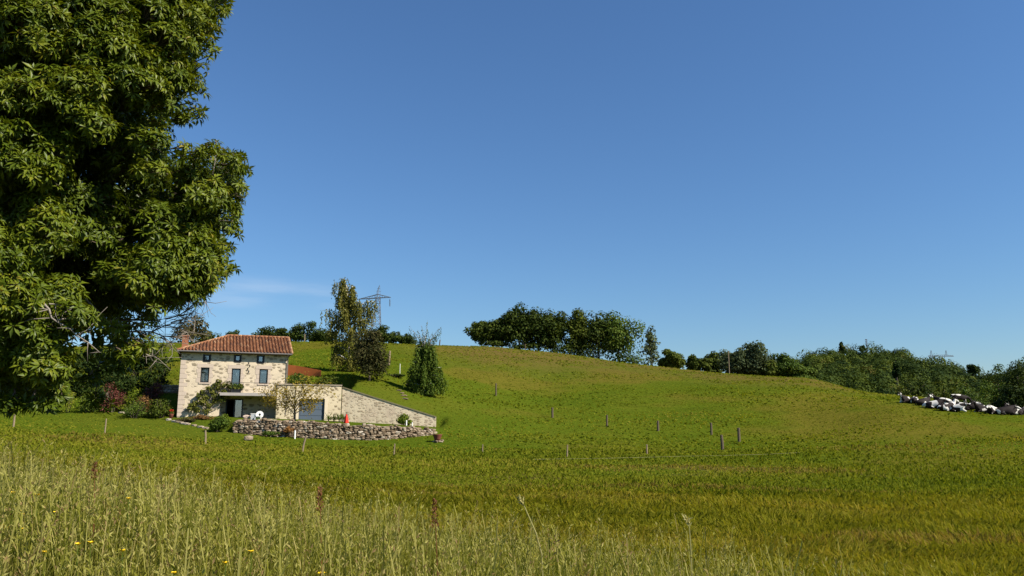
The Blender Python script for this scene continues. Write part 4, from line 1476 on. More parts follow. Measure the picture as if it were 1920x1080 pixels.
# left brow: dark trees behind the house
GL = 'dark trees behind the house'
for (u, vt, w, lab) in [(500, 612, 42, 'dark tree just right of the roof ridge end'), (436, 620, 26, 'small tree top peeping over the left of the roof ridge'), (528, 607, 46, 'dark rounded tree above the right roof end'), (556, 606, 44, 'dark tree midway between roof and tall birch'),
                    (586, 604, 46, 'dark tree with highest top left of the tall birch'), (612, 610, 40, 'dark tree touching the left side of the tall birch'), (712, 612, 40, 'dark tree under the pylon right of the olive evergreen'), (740, 617, 44, 'dark tree with two humps between the birches'), (762, 626, 34, 'small dark tree left of the white trunked birch')]:
    tree('field_oak', lab, u, 646, vt, w, 172, L_OAK, group=GL, base=.0, nb=20, nleaf=95, size=.46, tm=.3)

# ------------------------------------------------------------------ wooded hill on the right
ridge_u = [1380, 1440, 1480, 1520, 1560, 1600, 1660, 1720, 1760, 1800, 1840, 1860, 1885, 1920, 1990, 2100, 2300]
ridge_v = [706, 692, 681, 668, 661, 659, 661, 672, 684, 699, 714, 717, 711, 696, 684, 674, 672]


def woodtop(u, q):
    """q 0 at the near foot, 1 at the ridge: row and depth of the wooded slope."""
    v1 = np.interp(u, ridge_u, ridge_v)
    v0 = np.interp(u, [1380, 1700, 1920, 2300], [745, 775, 800, 820])
    Y = 190 + (np.interp(u, [1380, 1600, 1850, 1920, 2300], [330, 370, 300, 260, 260]) - 190) * q
    return v0 + (v1 - v0) * q ** .8, Y


nu, nq = 60, 14
V = []
for j in range(nq + 5):
    for i in range(nu + 1):
        u = 1340 + 1000 * i / nu
        if j <= nq:
            v, Y = woodtop(u, j / nq)
            p = at(u, v + 6, Y)
        else:
            v, Y = woodtop(u, 1.0)
            p = at(u, v + 6, Y)
            k_ = (j - nq) * 22
            p = np.array([p[0] * (Y + k_) / Y, p[1] + k_, p[2] - k_ * .5])
        V.append(p)
mb = MB()
mb.add(V, [(j * (nu + 1) + i, j * (nu + 1) + i + 1, (j + 1) * (nu + 1) + i + 1, (j + 1) * (nu + 1) + i) for j in range(nq + 4) for i in range(nu)])
hl_ = mb.build('hill', plain('hill_soil', (.03, .045, .012), .95, .05, .2, .3), None, True)
tag(hl_, kind='structure')
mb = MB()
nT = 0
for _ in range(640):
    u = random.uniform(1350, 2300) if random.random() < .2 else random.uniform(1380, 1980)
    q = random.random() ** .85
    v, Y = woodtop(u, q)
    r_ = random.uniform(2.2, 4.6)
    c = at(u, v + 5, Y)
    tint = np.clip(rng.normal(.33, .28), .0, .95)
    n = 330
    d = rand_dirs(n)
    d[:, 2] = d[:, 2] * .75 + .28
    d = nrm(d)
    lump = 1 + .16 * np.sin(d[:, 0] * 6 + nT) * np.cos(d[:, 1] * 5 + nT * 2) + rng.normal(0, .06, n)
    P = c + np.array([0, 0, r_ * .1]) + d * (r_ * lump)[:, None] * np.array([1, 1, random.uniform(.85, 1.25)])
    N = nrm(d + rand_dirs(n) * .22)
    D = nrm(np.cross(N, rand_dirs(n)))
    sz = rng.uniform(.45, .95, n)
    flakes(mb, P - D * sz[:, None] * .5, D, N, sz, sz * .7, np.clip(tint + rng.normal(0, .07, n), 0, 1))
    nT += 1
w_ = mb.build('forest', L_FOREST)
tag(w_, 'dense mixed wood covering the far hill on the right', 'forest', kind='stuff')
for (nm, lab, u, vb, vt, w, Y, mt, kw) in [
    ('conifer_tree', 'dark pointed conifer standing out on the top of the wooded hill', 1580, 668, 637, 17, 366, L_FOREST, dict(shape='cone', tm=.15)),
    ('round_tree', 'round dark tree on the low right shoulder of the wooded hill', 1826, 712, 679, 24, 300, L_FOREST, dict(tm=.2)),
    ('bush_tree', 'leaning bushy tree beside the antenna mast on the hill', 1618, 662, 646, 14, 366, L_FOREST, dict(tm=.3)),
    ('broad_tree', 'tall dark broadleaf tree at the right picture edge', 1912, 745, 660, 58, 170, L_OAK, dict(tm=.25, nb=34)),
    ('broad_tree', 'pale topped tree left of the tall tree at the right edge', 1872, 740, 684, 46, 180, L_LIGHT, dict(tm=.25)),
    ('broad_tree', 'dark tree casting shade behind the rightmost cows', 1905, 782, 728, 60, 118, L_OAK, dict(tm=.1, nb=30, base=.12)),
    ('conifer_tree', 'dark blue green conifer in the middle of the wooded slope', 1682, 715, 672, 26, 240, L_FOREST, dict(shape='cone', tm=.02)),
    ('hedge_tree', 'bushy green tree behind the standing cow', 1772, 752, 706, 60, 150, L_OAK, dict(tm=.75, base=.0)),
    ('hedge_tree', 'bushy dark tree at the end of the brow left of the cows', 1716, 742, 700, 60, 150, L_OAK, dict(tm=.5, base=.0)),
    ('hedge_tree', 'yellow green bushy tree between standing cow and right edge', 1836, 762, 712, 66, 150, L_LIGHT, dict(tm=.25, base=.0)),
]:
    foot_override = None
    tr_ = tree(nm, lab, u, vb, vt, w, Y, mt, nb=kw.pop('nb', 22), nleaf=90, size=.5 if Y < 200 else .8, **kw) if Y < 200 else None
    if tr_ is None:
        # stands on the wooded hill, not on the pasture sheet
        H = (vb - vt) * Y / F
        foot = at(u, vb, Y)
        t = thing(nm, lab, 'tree', foot)
        mb = MB()
        mb.tube([(0, 0, -2), (0, 0, H * .5), (0, 0, H * .9)], [.35, .25, .05], 6)
        mb.build('trunk', M_BARK, t)
        mb = MB()
        W = w * Y / F
        bl = []
        for k in range(22):
            d = rand_dirs(1)[0]
            q = random.uniform(.2, .75)
            h = d[2] * q
            sc = (1.15 - .95 * (h + 1) / 2 * 1.1) if kw.get('shape') == 'cone' else 1
            bl.append((np.array([d[0] * q * W / 2 * sc, d[1] * q * W / 2 * sc, H * (.52 + h * .5)]), (W * .17, W * .17, H * .14), kw.get('tm', .4) + random.uniform(-.1, .1)))
        crown_blobs(mb, bl, 60, .8)
        mb.build('crown', mt, t)

# ------------------------------------------------------------------ small things round the house
def lathe(mb, prof, sides=16, tint=.5, wob=0.0):
    th = np.linspace(0, 2 * math.pi, sides, endpoint=False)
    V = []
    for k, (r_, z_) in enumerate(prof):
        w = 1 + wob * np.cos(th * sides / 4)
        V.append(np.stack([np.cos(th) * r_ * w, np.sin(th) * r_ * w, np.full(sides, z_)], 1))
    q = []
    for i in range(len(prof) - 1):
        for k in range(sides):
            k2 = (k + 1) % sides
            q.append((i * sides + k, i * sides + k2, (i + 1) * sides + k2, (i + 1) * sides + k))
    mb.add(np.concatenate(V), q, tint)


M_TERRA = plain('dark_terracotta', (.16, .055, .035), .85, .2, .15, 6)
M_REDC = plain('red_canvas', (.50, .030, .018), .75, .2, .06)
M_WPAINT = plain('white_paint', (.78, .77, .74), .6, .3, .03)
M_RUST = plain('rusted_steel', (.44, .125, .035), .85, .2, .12, 2.5)
M_WOODP = plain('weathered_post_wood', (.23, .175, .115), .95, .1, .22, 14)
M_WOODD = plain('dark_post_wood', (.11, .085, .06), .95, .1, .22, 14)
M_SOIL = plain('brown_soil', (.12, .075, .045), .95, .1, .25, 5)

# folded red parasol
p = on(649, 795, 73.0)
t = thing('folded_parasol', 'folded bright red parasol standing on the terrace lawn', 'parasol', p)
mb = MB(); mb.tube([(0, 0, -.2), (0, 0, 1.0)], .02, 6); mb.build('pole', M_RAIL, t)
mb = MB(); lathe(mb, [(.20, .03), (.19, .15), (.16, .4), (.11, .62), (.05, .8), (.01, .86)], 16, .5, .16); mb.build('canopy', M_REDC, t)

# white garden chair with a round ring back, box and block in front of the patio
YC = 70.2
p = on(486, 786, YC); p[2] = max(p[2], at(486, 786, YC)[2] - .02)
t = thing('garden_chair', 'white garden chair with ring shaped back before the patio', 'chair', p, R(8))
mb = MB()
th = np.linspace(0, 2 * math.pi, 24, endpoint=False)
V, q = [], []
for y_ in (-.03, .03):
    for r_ in (.11, .32):
        V += [(r_ * math.cos(a), y_ + .12, .42 + r_ * math.sin(a)) for a in th]
for k in range(24):
    k2 = (k + 1) % 24
    q += [(k, k2, 24 + k2, 24 + k), (48 + k, 72 + k, 72 + k2, 48 + k2), (24 + k, 24 + k2, 72 + k2, 72 + k), (k, 48 + k, 48 + k2, k2)]
mb.add(V, q)
mb.build('backrest', M_WPAINT, t)
mb = MB(); mb.box(-.36, .22, -.42, .08, .24, .31); mb.build('seat', M_WPAINT, t)
for sx in (-.3, .17):
    for sy in (-.38, .04):
        mb = MB(); mb.box(sx - .025, sx + .025, sy - .025, sy + .025, -.1, .239); mb.build('leg', M_WPAINT, t)
p = on(474.5, 786, YC + .3); p[2] = at(474, 785.5, YC + .3)[2]
t = thing('storage_box', 'pale grey lidded garden box left of the white ring backed chair', 'box', p, R(10))
mb = MB(); mb.box(-.18, .18, -.2, .2, -.15, .42); mb.build('body', plain('grey_plastic', (.42, .44, .45), .6, .3, .05), t)
mb = MB(); mb.box(-.2, .2, -.22, .22, .422, .47); mb.build('lid', M_WPAINT, t)
p = on(462, 785, YC + .6); p[2] = at(462, 784.5, YC + .6)[2]
mb = MB(); stone(mb, (0, 0, .12), (.33, .2, .17), 0, .9)
o = mb.build('stone_block', plain('pink_stone', (.50, .38, .30), .9, .15, .1), None); o.location = p.tolist()
tag(o, 'squared pinkish stone block on the terrace below the glass door', 'stone')

# white marker stakes
for (u, vb, vt, w, Y, lab) in [(762, 797.5, 788, .12, 73.2, 'thick white marker stake before the round wall bush'), (773, 800, 792, .10, 72.6, 'thinner white marker stake right of the thick one by the wall bush'),
                               (553, 815, 807, .12, 65.4, 'short white stake at the foot of the dry stone wall'), (750, 690.5, 682, .07, 96, 'small white stake on the slope between the two birches')]:
    p = on(u, vb, Y)
    zt = at(u, vt, Y)[2]
    mb = MB()
    h = zt - p[2]
    mb.tube([(0, 0, -.3), (0, 0, h - w * .3), (0, 0, h)], [w / 2, w / 2, w * .2], 8)
    o = mb.build('marker_stake', M_WPAINT, None)
    o.location = p.tolist()
    tag(o, lab, 'stake')

# pot on rubble at the end of the wall
p = hit(820, 829)
t = thing('flower_pot', 'wide dark flower pot standing on a rubble heap at the wall end', 'pot', p)
PXM = p[1] / F
mb = MB(); lathe(mb, [(.0, 3 * PXM), (5 * PXM, 3.2 * PXM), (6 * PXM, 6 * PXM), (8.5 * PXM, 13 * PXM), (9 * PXM, 14 * PXM), (7.8 * PXM, 14 * PXM), (6.5 * PXM, 11 * PXM), (0, 11 * PXM)], 18)
mb.build('pot', M_TERRA, t, True)
mb = MB()
for k in range(26):
    a, r_ = random.uniform(0, 6.28), random.uniform(.1, .62)
    stone(mb, (r_ * math.cos(a), r_ * math.sin(a), random.uniform(0, .14)), (random.uniform(.06, .14), random.uniform(.06, .12), random.uniform(.04, .08)), a, random.uniform(.3, 1))
o = mb.build('rubble_heap', M_FIELD, None); o.location = p.tolist()
tag(o, 'small heap of broken stones under the dark flower pot', 'rubble')
p = hit(465.5, 826)
mb = MB(); stone(mb, (0, 0, .16), (.34, .24, .2), .5, .75)
o = mb.build('boulder', M_FIELD, None); o.location = p.tolist()
tag(o, 'single grey boulder lying on the lawn below the wall', 'boulder')
for (u, v, w) in [(614, 795, .2), (748, 733, .45), (757, 743, .5), (760, 749, .5), (753, 738, .4), (763, 722, .4)]:
    p = hit(u, v)
    mb = MB(); stone(mb, (0, 0, .05), (w * .6, w * .35, .08), random.uniform(-.3, .3), .5)
    o = mb.build('stepping_stone' if u > 700 else 'pale_stone', M_FIELD, None); o.location = p.tolist()
    tag(o, {614: 'small pale stone on the terrace edge left of the red parasol', 748: 'stepping stone second from the top beside the small birch', 757: 'large stepping stone second from the bottom beside the small birch', 760: 'lowest stepping stone beside the small birch',
            753: 'stepping stone in the middle of the path by the small birch', 763: 'topmost stepping stone under the left branches of the small birch'}[u], 'stone', 'stepping stones beside the small birch' if u > 700 else None)

# rusty steel edging behind the house
mb = MB()
pr = []
for (u, vt, vb) in [(539, 683.5, 694), (555, 685.5, 697), (570, 688, 699.5), (585, 691, 701.5), (596, 693, 703), (602, 694.5, 704)]:
    Y = 88 - .004 * (u - 539) ** 1.3
    pr.append((at(u, vt, Y), at(u, vb, Y)))
V, q = [], []
for a, b in pr:
    V += [a, b - (0, 0, .9), a + (0, .07, 0), b + (0, .07, -.9)]
for i in range(len(pr) - 1):
    k = i * 4
    q += [(k, k + 1, k + 5, k + 4), (k + 2, k + 6, k + 7, k + 3), (k, k + 4, k + 6, k + 2)]
e_ = (len(pr) - 1) * 4
q += [(e_, e_ + 1, e_ + 3, e_ + 2), (0, 2, 3, 1)]
mb.add(V, q)
o = mb.build('steel_edging', M_RUST, None)
tag(o, 'curved rusty steel retaining panel on the slope behind the house', 'edging')

# low garden wall and red flower pot left of the house
p = at(318, 731, 80)
mb = MB()
for k in range(3):
    for i in range(5):
        stone(mb, (-.75 + i * .38 + (k % 2) * .15, random.uniform(-.05, .05), -.1 + k * .24), (.2, .22, .125), random.uniform(-.1, .1), random.uniform(.6, 1))
for i in range(4): mb.box(-.9 + .45 * i, -.47 + .45 * i, -.1, .6, -3.0, -.2, .3)
o = mb.build('garden_wall', M_FIELD, None); o.location = p.tolist()
tag(o, 'short sunlit stone garden wall left of the house corner', 'wall')
p = on(321, 779.5, 71); zt = at(321, 777, 71)[2]
t = thing('flower_pot', 'round pot of bright red flowers at the left house corner', 'pot', (p[0], p[1], zt - .05))
mb = MB(); lathe(mb, [(.0, -.3), (.14, -.28), (.2, .05), (.22, .1), (.19, .1), (.0, .06)], 14); mb.build('pot', M_TERRA, t, True)
mb = MB(); crown_blobs(mb, [(np.array([0, 0, .28]), (.25, .25, .2), .5)], 70, .12); mb.build('leaves', L_LIGHT, t)
mb = MB(); crown_blobs(mb, [(np.array([.05, -.12, .36]), (.2, .16, .15), .6)], 60, .10)
mb.build('flowers', leaf_mat('red_petals', [(0, (.35, .012, .01)), (1, (.62, .04, .02))], .2, .6, .2, (1, .6, .6)), t)
for i, (u, v) in enumerate([(228, 775), (240, 776), (262, 777), (280, 776.5), (316, 788), (328, 791.5), (340, 794), (352, 796.5), (364, 799), (376, 802), (386, 804), (334, 792.5), (346, 795.5)]):
    p = hit(u, v)
    mb = MB()
    stone(mb, (0, 0, .04), (random.uniform(.2, .34), .18, .11), -.3, random.uniform(.7, 1))
    o = mb.build('edging_stone', M_FIELD, None)
    o.location = p.tolist()
    tag(o, 'pale edging stone along the lawn side of the garden bed left of the house', 'stone', 'edging stones of the flower bed')

# ------------------------------------------------------------------ fence posts
GP = 'wooden fence posts across the pasture'
for (u, vb, vt, w, ln, dk, lab) in [
    (25, 800, 778, 3.2, 0, 0, 'leftmost pale fence stake below the chestnut'), (196, 813, 786, 2.4, .03, 0, 'thin pale fence stake on the lawn below the red maples'),
    (385, 833, 808, 3.2, -.06, 0, 'pale fence stake in front of the round bush'), (566, 848, 818, 3.4, .22, 0, 'leaning pale fence stake below the dry stone wall'),
    (738, 857, 833, 2.6, .06, 0, 'thin fence stake below the red parasol end of the wall'), (905, 849, 834, 2.2, 0, 0, 'short pale fence stake right of the flower pot'),
    (1063, 857, 835, 2.8, .05, 0, 'short pale fence stake below the dark post left of mid hill'), (1213, 851, 834, 3.2, 0, 0, 'short pale fence stake on the lower row right of centre'),
    (1355, 845, 816.5, 5.4, -.04, 1, 'thick fence post nearest the viewer in front of the right pair'), (1386, 828, 803, 5.2, 0, 1, 'thick dark fence post standing rightmost of all'),
    (1334, 816, 793.5, 4.0, 0, 1, 'dark fence post just left of the two thick right posts'), (1234, 808, 789.5, 4.4, 0, 1, 'dark fence post third from the right on the upper row'),
    (1138, 800, 779, 3.6, .02, 1, 'dark fence post fourth from the right on the upper row'), (1036, 783, 764.5, 4.0, 0, 1, 'stubby dark fence post in the middle of the hill'),
    (930, 742, 719.5, 3.0, 0, 1, 'thin dark fence post highest on the open hillside'), (729, 685, 658, 4.2, .05, 0, 'tall fence post between the olive evergreen and small birch'),
    (824, 645, 634, 2.2, .1, 1, 'thin post on the skyline right of the white trunked birch'), (571, 640, 625, 1.8, 0, 0, 'pale post on the brow in front of the dark trees'),
    (985, 657, 645, 1.6, 0, 1, 'small post on the brow below the dark oaks'), (1367, 688, 645, 1.6, 0, 0, 'tall thin pole on the brow beside the grey rounded trees')]:
    p = hit(u, vb)
    h = (vb - vt) * p[1] / F
    r_ = w * p[1] / F / 2
    mb = MB()
    j = random.uniform(-.02, .02)
    mb.tube([(0, 0, -.3), (ln * h * .5 + j, 0, h * .5), (ln * h, 0, h * .985), (ln * h, 0, h)], [r_ * 1.05, r_, r_ * .95, r_ * .7], 8)
    o = mb.build('fence_post', M_WOODD if dk else M_WOODP, None)
    o.location = p.tolist()
    tag(o, lab, 'fence post', GP)
# electric wire close to the ground in the hollow
mb = MB()
pts = []
for u, v in [(1000, 866), (1063, 865), (1130, 864), (1213, 862), (1280, 860), (1355, 858.5), (1430, 856.5), (1500, 853)]:
    p = hit(u, v)
    pts.append(p + (0, 0, .16))
mb.tube(pts, .007, 5)
o = mb.build('fence_wire', plain('pale_wire', (.26, .23, .10), .7, .3, .05), None)
tag(o, 'pale electric fence wire stretched low across the hollow', 'wire')

# ------------------------------------------------------------------ pylons and mast
M_STEEL = plain('galvanised_steel', (.10, .12, .15), .6, .4, .08)
YP = 265
def pw(u, v, y=0): return at(u, v, YP) + (0, y, 0)
base = pw(697, 672)
py = thing('electricity_pylon', 'lattice electricity pylon with one long cross arm behind the tall birch', 'pylon', base)
mb = MB()
L = lambda *q: pw(*q) - base
def prof(s):   # s 0 top .. 1 foot : centre column and half width in pixels
    return 709 - 11 * s ** 1.5, 3.4 + 15 * s ** 1.6
rows = np.linspace(556, 672, 10)
px1 = YP / F
corners = []
for v in rows:
    s_ = (v - 556) / 116
    c_, w_ = prof(s_)
    corners.append([L(c_ + sx * w_, v, sy * w_ * px1) for sx in (-1, 1) for sy in (-1, 1)])
for k in range(4):
    mb.tube([c[k] for c in corners], .10, 4)
for i in range(len(rows) - 1):
    for a, b in ((0, 2), (2, 3), (3, 1), (1, 0)):
        mb.tube([corners[i][a], corners[i + 1][b]], .06, 4)
        mb.tube([corners[i][b], corners[i + 1][a]], .06, 4)
        if i: mb.tube([corners[i][a], corners[i][b]], .055, 4)
mb.build('lattice_body', M_STEEL, py)
mb = MB()
for sy in (-.5, .5):
    mb.tube([L(672, 561, 0), L(690, 560, sy), L(709, 558.5, sy), L(733, 557.5, 0)], .11, 4)
    mb.tube([L(672, 561, 0), L(709, 552, sy), L(733, 557.5, 0)], .09, 4)
for k, u in enumerate(np.linspace(676, 729, 12)):
    f_ = 1 - abs((u - 709) / (37 if u < 709 else 24))
    vl = 561 - 3.5 * (u - 672) / 61
    mb.tube([L(u, vl, .4), L(u + 2.5, vl - 6 * f_, .4)], .045, 4)
    mb.tube([L(u, vl, -.4), L(u - 2.5, vl - 6 * f_, -.4)], .045, 4)
mb.build('cross_arm', M_STEEL, py)
mb = MB()
mb.tube([L(708, 556), L(709, 545), L(712, 534)], [.2, .13, .06], 4)
mb.tube([L(705, 552), L(711, 536)], .05, 4); mb.tube([L(713, 552), L(712, 536)], .05, 4)
for v, w in ((546, 4.5), (541, 3)):
    mb.tube([L(710 - w, v), L(710 + w, v)], .05, 4)
mb.build('peak', M_STEEL, py)
for u in (731, 674):
    mb = MB()
    mb.tube([L(u, 560), L(u, 575)], .10, 6)
    for k in range(9): mb.tube([L(u, 562 + k * 1.3), L(u, 562.5 + k * 1.3)], .2, 8)
    mb.build('insulator', M_STEEL, py)
YP = 430
base = pw(1762, 700)
py = thing('electricity_pylon', 'far off horned pylon rising just over the wooded hill', 'pylon', base)
mb = MB()
mb.tube([L(1740, 668.5), L(1788, 668)], .16, 4)
mb.tube([L(1740, 667), L(1745, 666), L(1775, 665.5), L(1788, 667.5)], .12, 4)
for u in np.linspace(1744, 1784, 12): mb.tube([L(u, 668.4), L(u + 1.8, 666)], .08, 4)
mb.build('cross_arm', M_STEEL, py)
for u in (1746, 1774):
    mb = MB()
    mb.tube([L(u - 2, 667), L(u - .5, 657)], .12, 4); mb.tube([L(u + 2, 667), L(u - .2, 657)], .12, 4)
    mb.build('horn', M_STEEL, py)
mb = MB()
for a, b in ((1748, 1758), (1772, 1764), (1752, 1760), (1768, 1762)):
    mb.tube([L(a, 668), L(b, 684), L(b, 715)], .14, 4)
mb.build('lattice_body', M_STEEL, py)
YP = 372
base = pw(1625.5, 660)
t = thing('antenna_mast', 'thin antenna mast on top of the wooded hill', 'mast', base)
mb = MB(); mb.tube([L(1625.5, 662), L(1625.5, 636)], [.2, .12], 6); mb.build('pole', M_STEEL, t)
for v in (637, 641, 645):
    mb = MB()
    mb.box(-.32, .32, -.2, .2, (660 - v) * YP / F - .3, (660 - v) * YP / F + .3)
    mb.build('antenna', M_STEEL, t)

# ------------------------------------------------------------------ cows
m = NT('black_and_white_hide')
oi = m.n('ShaderNodeObjectInfo')
sc_ = m.n('ShaderNodeVectorMath', operation='SCALE')
m.l(oi.outputs['Color'], sc_.inputs[0]); sc_.inputs['Scale'].default_value = 37.0
ad = m.n('ShaderNodeVectorMath', operation='ADD')
m.l(m.obj(), ad.inputs[0]); m.l(sc_.outputs[0], ad.inputs[1])
pt_ = m.noise(ad.outputs[0], 1.25, 1.0, .5, .5)
c_ = m.mix(m.math('MULTIPLY', m.math('SUBTRACT', pt_, oi.outputs['Alpha']), 70.0, clamp=True), (.60, .57, .52), (.014, .008, .007))
M_COW = m.end(m.bsdf(c_, .75, .2))
M_HORN = plain('horn_and_hoof', (.20, .16, .11), .6, .3, .1)
M_PINK = plain('ear_skin', (.10, .06, .05), .8, .2, .1)


def skin_mesh(name, verts, edges, radii, levels=2):
    me = bpy.data.meshes.new(name)
    me.from_pydata(verts, edges, [])
    o = bpy.data.objects.new(name, me)
    COL.objects.link(o)
    sk_ = o.modifiers.new('skin', 'SKIN')
    sk_.use_smooth_shade = True
    for i, r_ in enumerate(radii):
        me.skin_vertices[0].data[i].radius = r_ if isinstance(r_, tuple) else (r_, r_)
    me.skin_vertices[0].data[0].use_root = True
    ss = o.modifiers.new('sub', 'SUBSURF')
    ss.levels = levels
    dg = bpy.context.evaluated_depsgraph_get()
    out = bpy.data.meshes.new_from_object(o.evaluated_get(dg))
    out.name = name
    bpy.data.objects.remove(o)
    for p_ in out.polygons: p_.use_smooth = True
    return out


def cow_mesh(lying, up=0.0):
    v, e, r_ = [], [], []

    def ad_(p, rad, parent=None):
        v.append(p); r_.append(rad)
        if parent is not None: e.append((parent, len(v) - 1))
        return len(v) - 1
    if lying:
        pel = ad_((-.55, 0, .44), (.36, .34))
        mid = ad_((.0, 0, .42), (.40, .38), pel)
        che = ad_((.52, 0, .45), (.30, .34), mid)
        nk = ad_((.82, 0, .80), (.14, .19), che)
        pol = ad_((1.0, 0, 1.12 - up), (.12, .14), nk)
        br_ = ad_((1.19, 0, 1.03 - up), (.11, .12), pol)
        ad_((1.40, 0, .90 - up), (.075, .08), br_)
        rump = ad_((-.86, 0, .40), (.24, .24), pel)
        tl = ad_((-1.02, .05, .30), .035, rump)
        ad_((-1.05, .18, .06), .025, tl)
        for s_ in (-1, 1):
            a = ad_((.58, s_ * .26, .20), .10, che)
            b = ad_((.88, s_ * .24, .08), .06, a)
            ad_((.62, s_ * .20, .05), .05, b)
            a = ad_((-.42, s_ * .36, .24), .16, pel)
            b = ad_((-.05, s_ * .46, .11), .08, a)
            ad_((-.42, s_ * .47, .06), .05, b)
        head, hd = np.array([1.0, 0, 1.12 - up]), np.array([.83, 0, -.5])
    else:
        pel = ad_((-.62, 0, 1.13), (.27, .30))
        mid = ad_((.0, 0, 1.02), (.31, .38), pel)
        che = ad_((.55, 0, 1.06), (.26, .36), mid)
        nk = ad_((.92, 0, .98), (.13, .20), che)
        pol = ad_((1.20, 0, .72), (.12, .14), nk)
        br_ = ad_((1.32, 0, .50), (.11, .12), pol)
        ad_((1.42, 0, .26), (.075, .08), br_)
        rump = ad_((-.86, 0, 1.16), (.17, .2), pel)
        tl = ad_((-.98, 0, .95), .035, rump)
        t2 = ad_((-1.0, .02, .55), .025, tl)
        ad_((-1.0, .03, .40), .045, t2)
        ud = ad_((-.42, 0, .72), (.15, .12), pel)
        for s_ in (-1, 1):
            a = ad_((-.60, s_ * .2, .80), .15, pel)
            b = ad_((-.82, s_ * .2, .50), .075, a)
            c = ad_((-.76, s_ * .2, .12), .05, b)
            ad_((-.73, s_ * .2, .03), .06, c)
            a = ad_((.58, s_ * .17, .72), .11, che)
            b = ad_((.60, s_ * .17, .40), .068, a)
            c = ad_((.58, s_ * .17, .12), .046, b)
            ad_((.61, s_ * .17, .03), .058, c)
        head, hd = np.array([1.20, 0, .72]), np.array([.35, 0, -.94])
    return skin_mesh('cow_body', v, e, r_), head, hd


COWS = {k: cow_mesh(*k) for k in ((True, 0.0), (True, .35), (False, 0.0))}
GC = 'herd of black and white cows'
for (u, vb, hdg, sc, kind, lab) in [
    (1700, 755, 205, .95, (True, 0.0), 'leftmost lying cow of the herd with white hindquarters'),
    (1716, 756, 60, .9, (True, .35), 'dark lying cow second from the left of the herd'),
    (1732, 760, 20, 1.0, (True, 0.0), 'pale lying cow third from the left of the herd'),
    (1752, 766, -25, 1.1, (True, .35), 'large lying cow with white flank in the left cluster'),
    (1767, 757, 160, .95, (True, 0.0), 'lying cow behind the large white flanked one'),
    (1776, 770, 10, 1.05, (True, 0.0), 'dark backed lying cow lowest in the left cluster'),
    (1794, 772, -35, 1.0, (True, .35), 'lying cow with white belly below the standing cow'),
    (1802, 766, 150, .9, (True, .35), 'dark lying cow just under the standing cow'),
    (1818, 769, -20, .95, (True, .35), 'white lying cow at the right end of the left cluster'),
    (1800, 759, -8, 1.0, (False, 0.0), 'only standing cow, grazing with lowered head behind the lying ones'),
    (1843, 773, 195, 1.0, (True, 0.0), 'leftmost lying cow of the right hand cluster'),
    (1862, 776, 215, 1.0, (True, .35), 'second lying cow of the right hand cluster'),
    (1884, 778, -15, 1.1, (True, .35), 'mostly white lying cow in the right hand cluster'),
    (1904, 778, 200, 1.0, (True, 0.0), 'dark lying cow near the right picture edge'),
    (1922, 777, 30, 1.0, (True, 0.0), 'lying cow cut off by the right picture edge')]:
    p = hit(u, vb)
    me, head, hd = COWS[kind]
    t = thing('cow', lab, 'cow', p - (0, 0, .04), R(hdg), GC)
    t.scale = (sc * .93, sc * .93, sc * .93)
    bo = link('body', me, M_COW, t)
    bo.color = (random.random(), random.random(), .3, .40 if not kind[0] else random.uniform(.425, .465))
    for s_ in (-1, 1):
        mb = MB()
        b_ = head + np.array([-.02, s_ * .11, .06])
        mb.add([b_ + (0, 0, .04), b_ + (.03, s_ * .13, .05), b_ + (.02, s_ * .25, -.02), b_ + (0, s_ * .12, -.06), b_ + (-.03, s_ * .12, .0)], [(0, 1, 4), (1, 2, 4), (2, 3, 4), (3, 0, 4), (0, 3, 1), (1, 3, 2)])
        mb.build('ear', M_PINK, t)
        mb = MB()
        e_ = head + hd * .16 + np.array([.0, s_ * .105, .03])
        mb.tube([e_ - (0, s_ * .02, 0), e_ + (0, s_ * .02, 0)], [.03, .02], 8)
        mb.build('eye', M_FRAME, t)
    for s_ in (-1, 1):
        mb = MB()
        b_ = head + np.array([-.03, s_ * .07, .10])
        mb.tube([b_, b_ + (.02, s_ * .09, .06), b_ + (.06, s_ * .10, .14)], [.025, .018, .006], 6)
        mb.build('horn', M_HORN, t)

# ------------------------------------------------------------------ grass
M_TALL = leaf_mat('tall_grass_blades', [(0, (.036, .050, .004)), (.35, (.115, .132, .011)), (.65, (.215, .208, .034)), (.9, (.38, .345, .110)), (1, (.25, .165, .075))], .42, .7, .03, (1.15, 1.1, .45))
M_MEAD = leaf_mat('meadow_grass_blades', [(0, (.054, .074, .005)), (.35, (.120, .142, .009)), (.65, (.178, .180, .016)), (.86, (.215, .185, .028)), (1, (.150, .108, .026))], .42, .8, .02, (1.15, 1.1, .5))


def blades(mb, P, h, w, lean, tint, bend=.5):
    n = len(P)
    az = 9 * vnoise(P[:, 0], P[:, 1], 1.1, 8) + rng.normal(0, .9, n)
    d = np.stack([np.cos(az), np.sin(az), np.zeros(n)], 1)
    fa = rng.uniform(0, math.pi, n)
    s_ = np.stack([np.cos(fa), np.sin(fa), np.zeros(n)], 1)
    V = []
    for tt, ww in ((0, .8), (.4, 1.0), (.75, .7), (1.0, .08)):
        c = P + np.array([0, 0, 1.0]) * (h * (tt - .28 * (lean + .2) * tt * tt))[:, None] + d * (h * lean * (tt ** 2 * bend + tt * (1 - bend) * .6))[:, None]
        V += [c - s_ * (w * ww / 2)[:, None], c + s_ * (w * ww / 2)[:, None]]
    V = np.stack(V, 1).reshape(-1, 3)
    b = (np.arange(n) * 8)[:, None, None]
    q = np.array([(0, 1, 3, 2), (2, 3, 5, 4), (4, 5, 7, 6)])[None] + b
    mb.add(V, q.reshape(-1, 4), np.repeat(tint, 8))


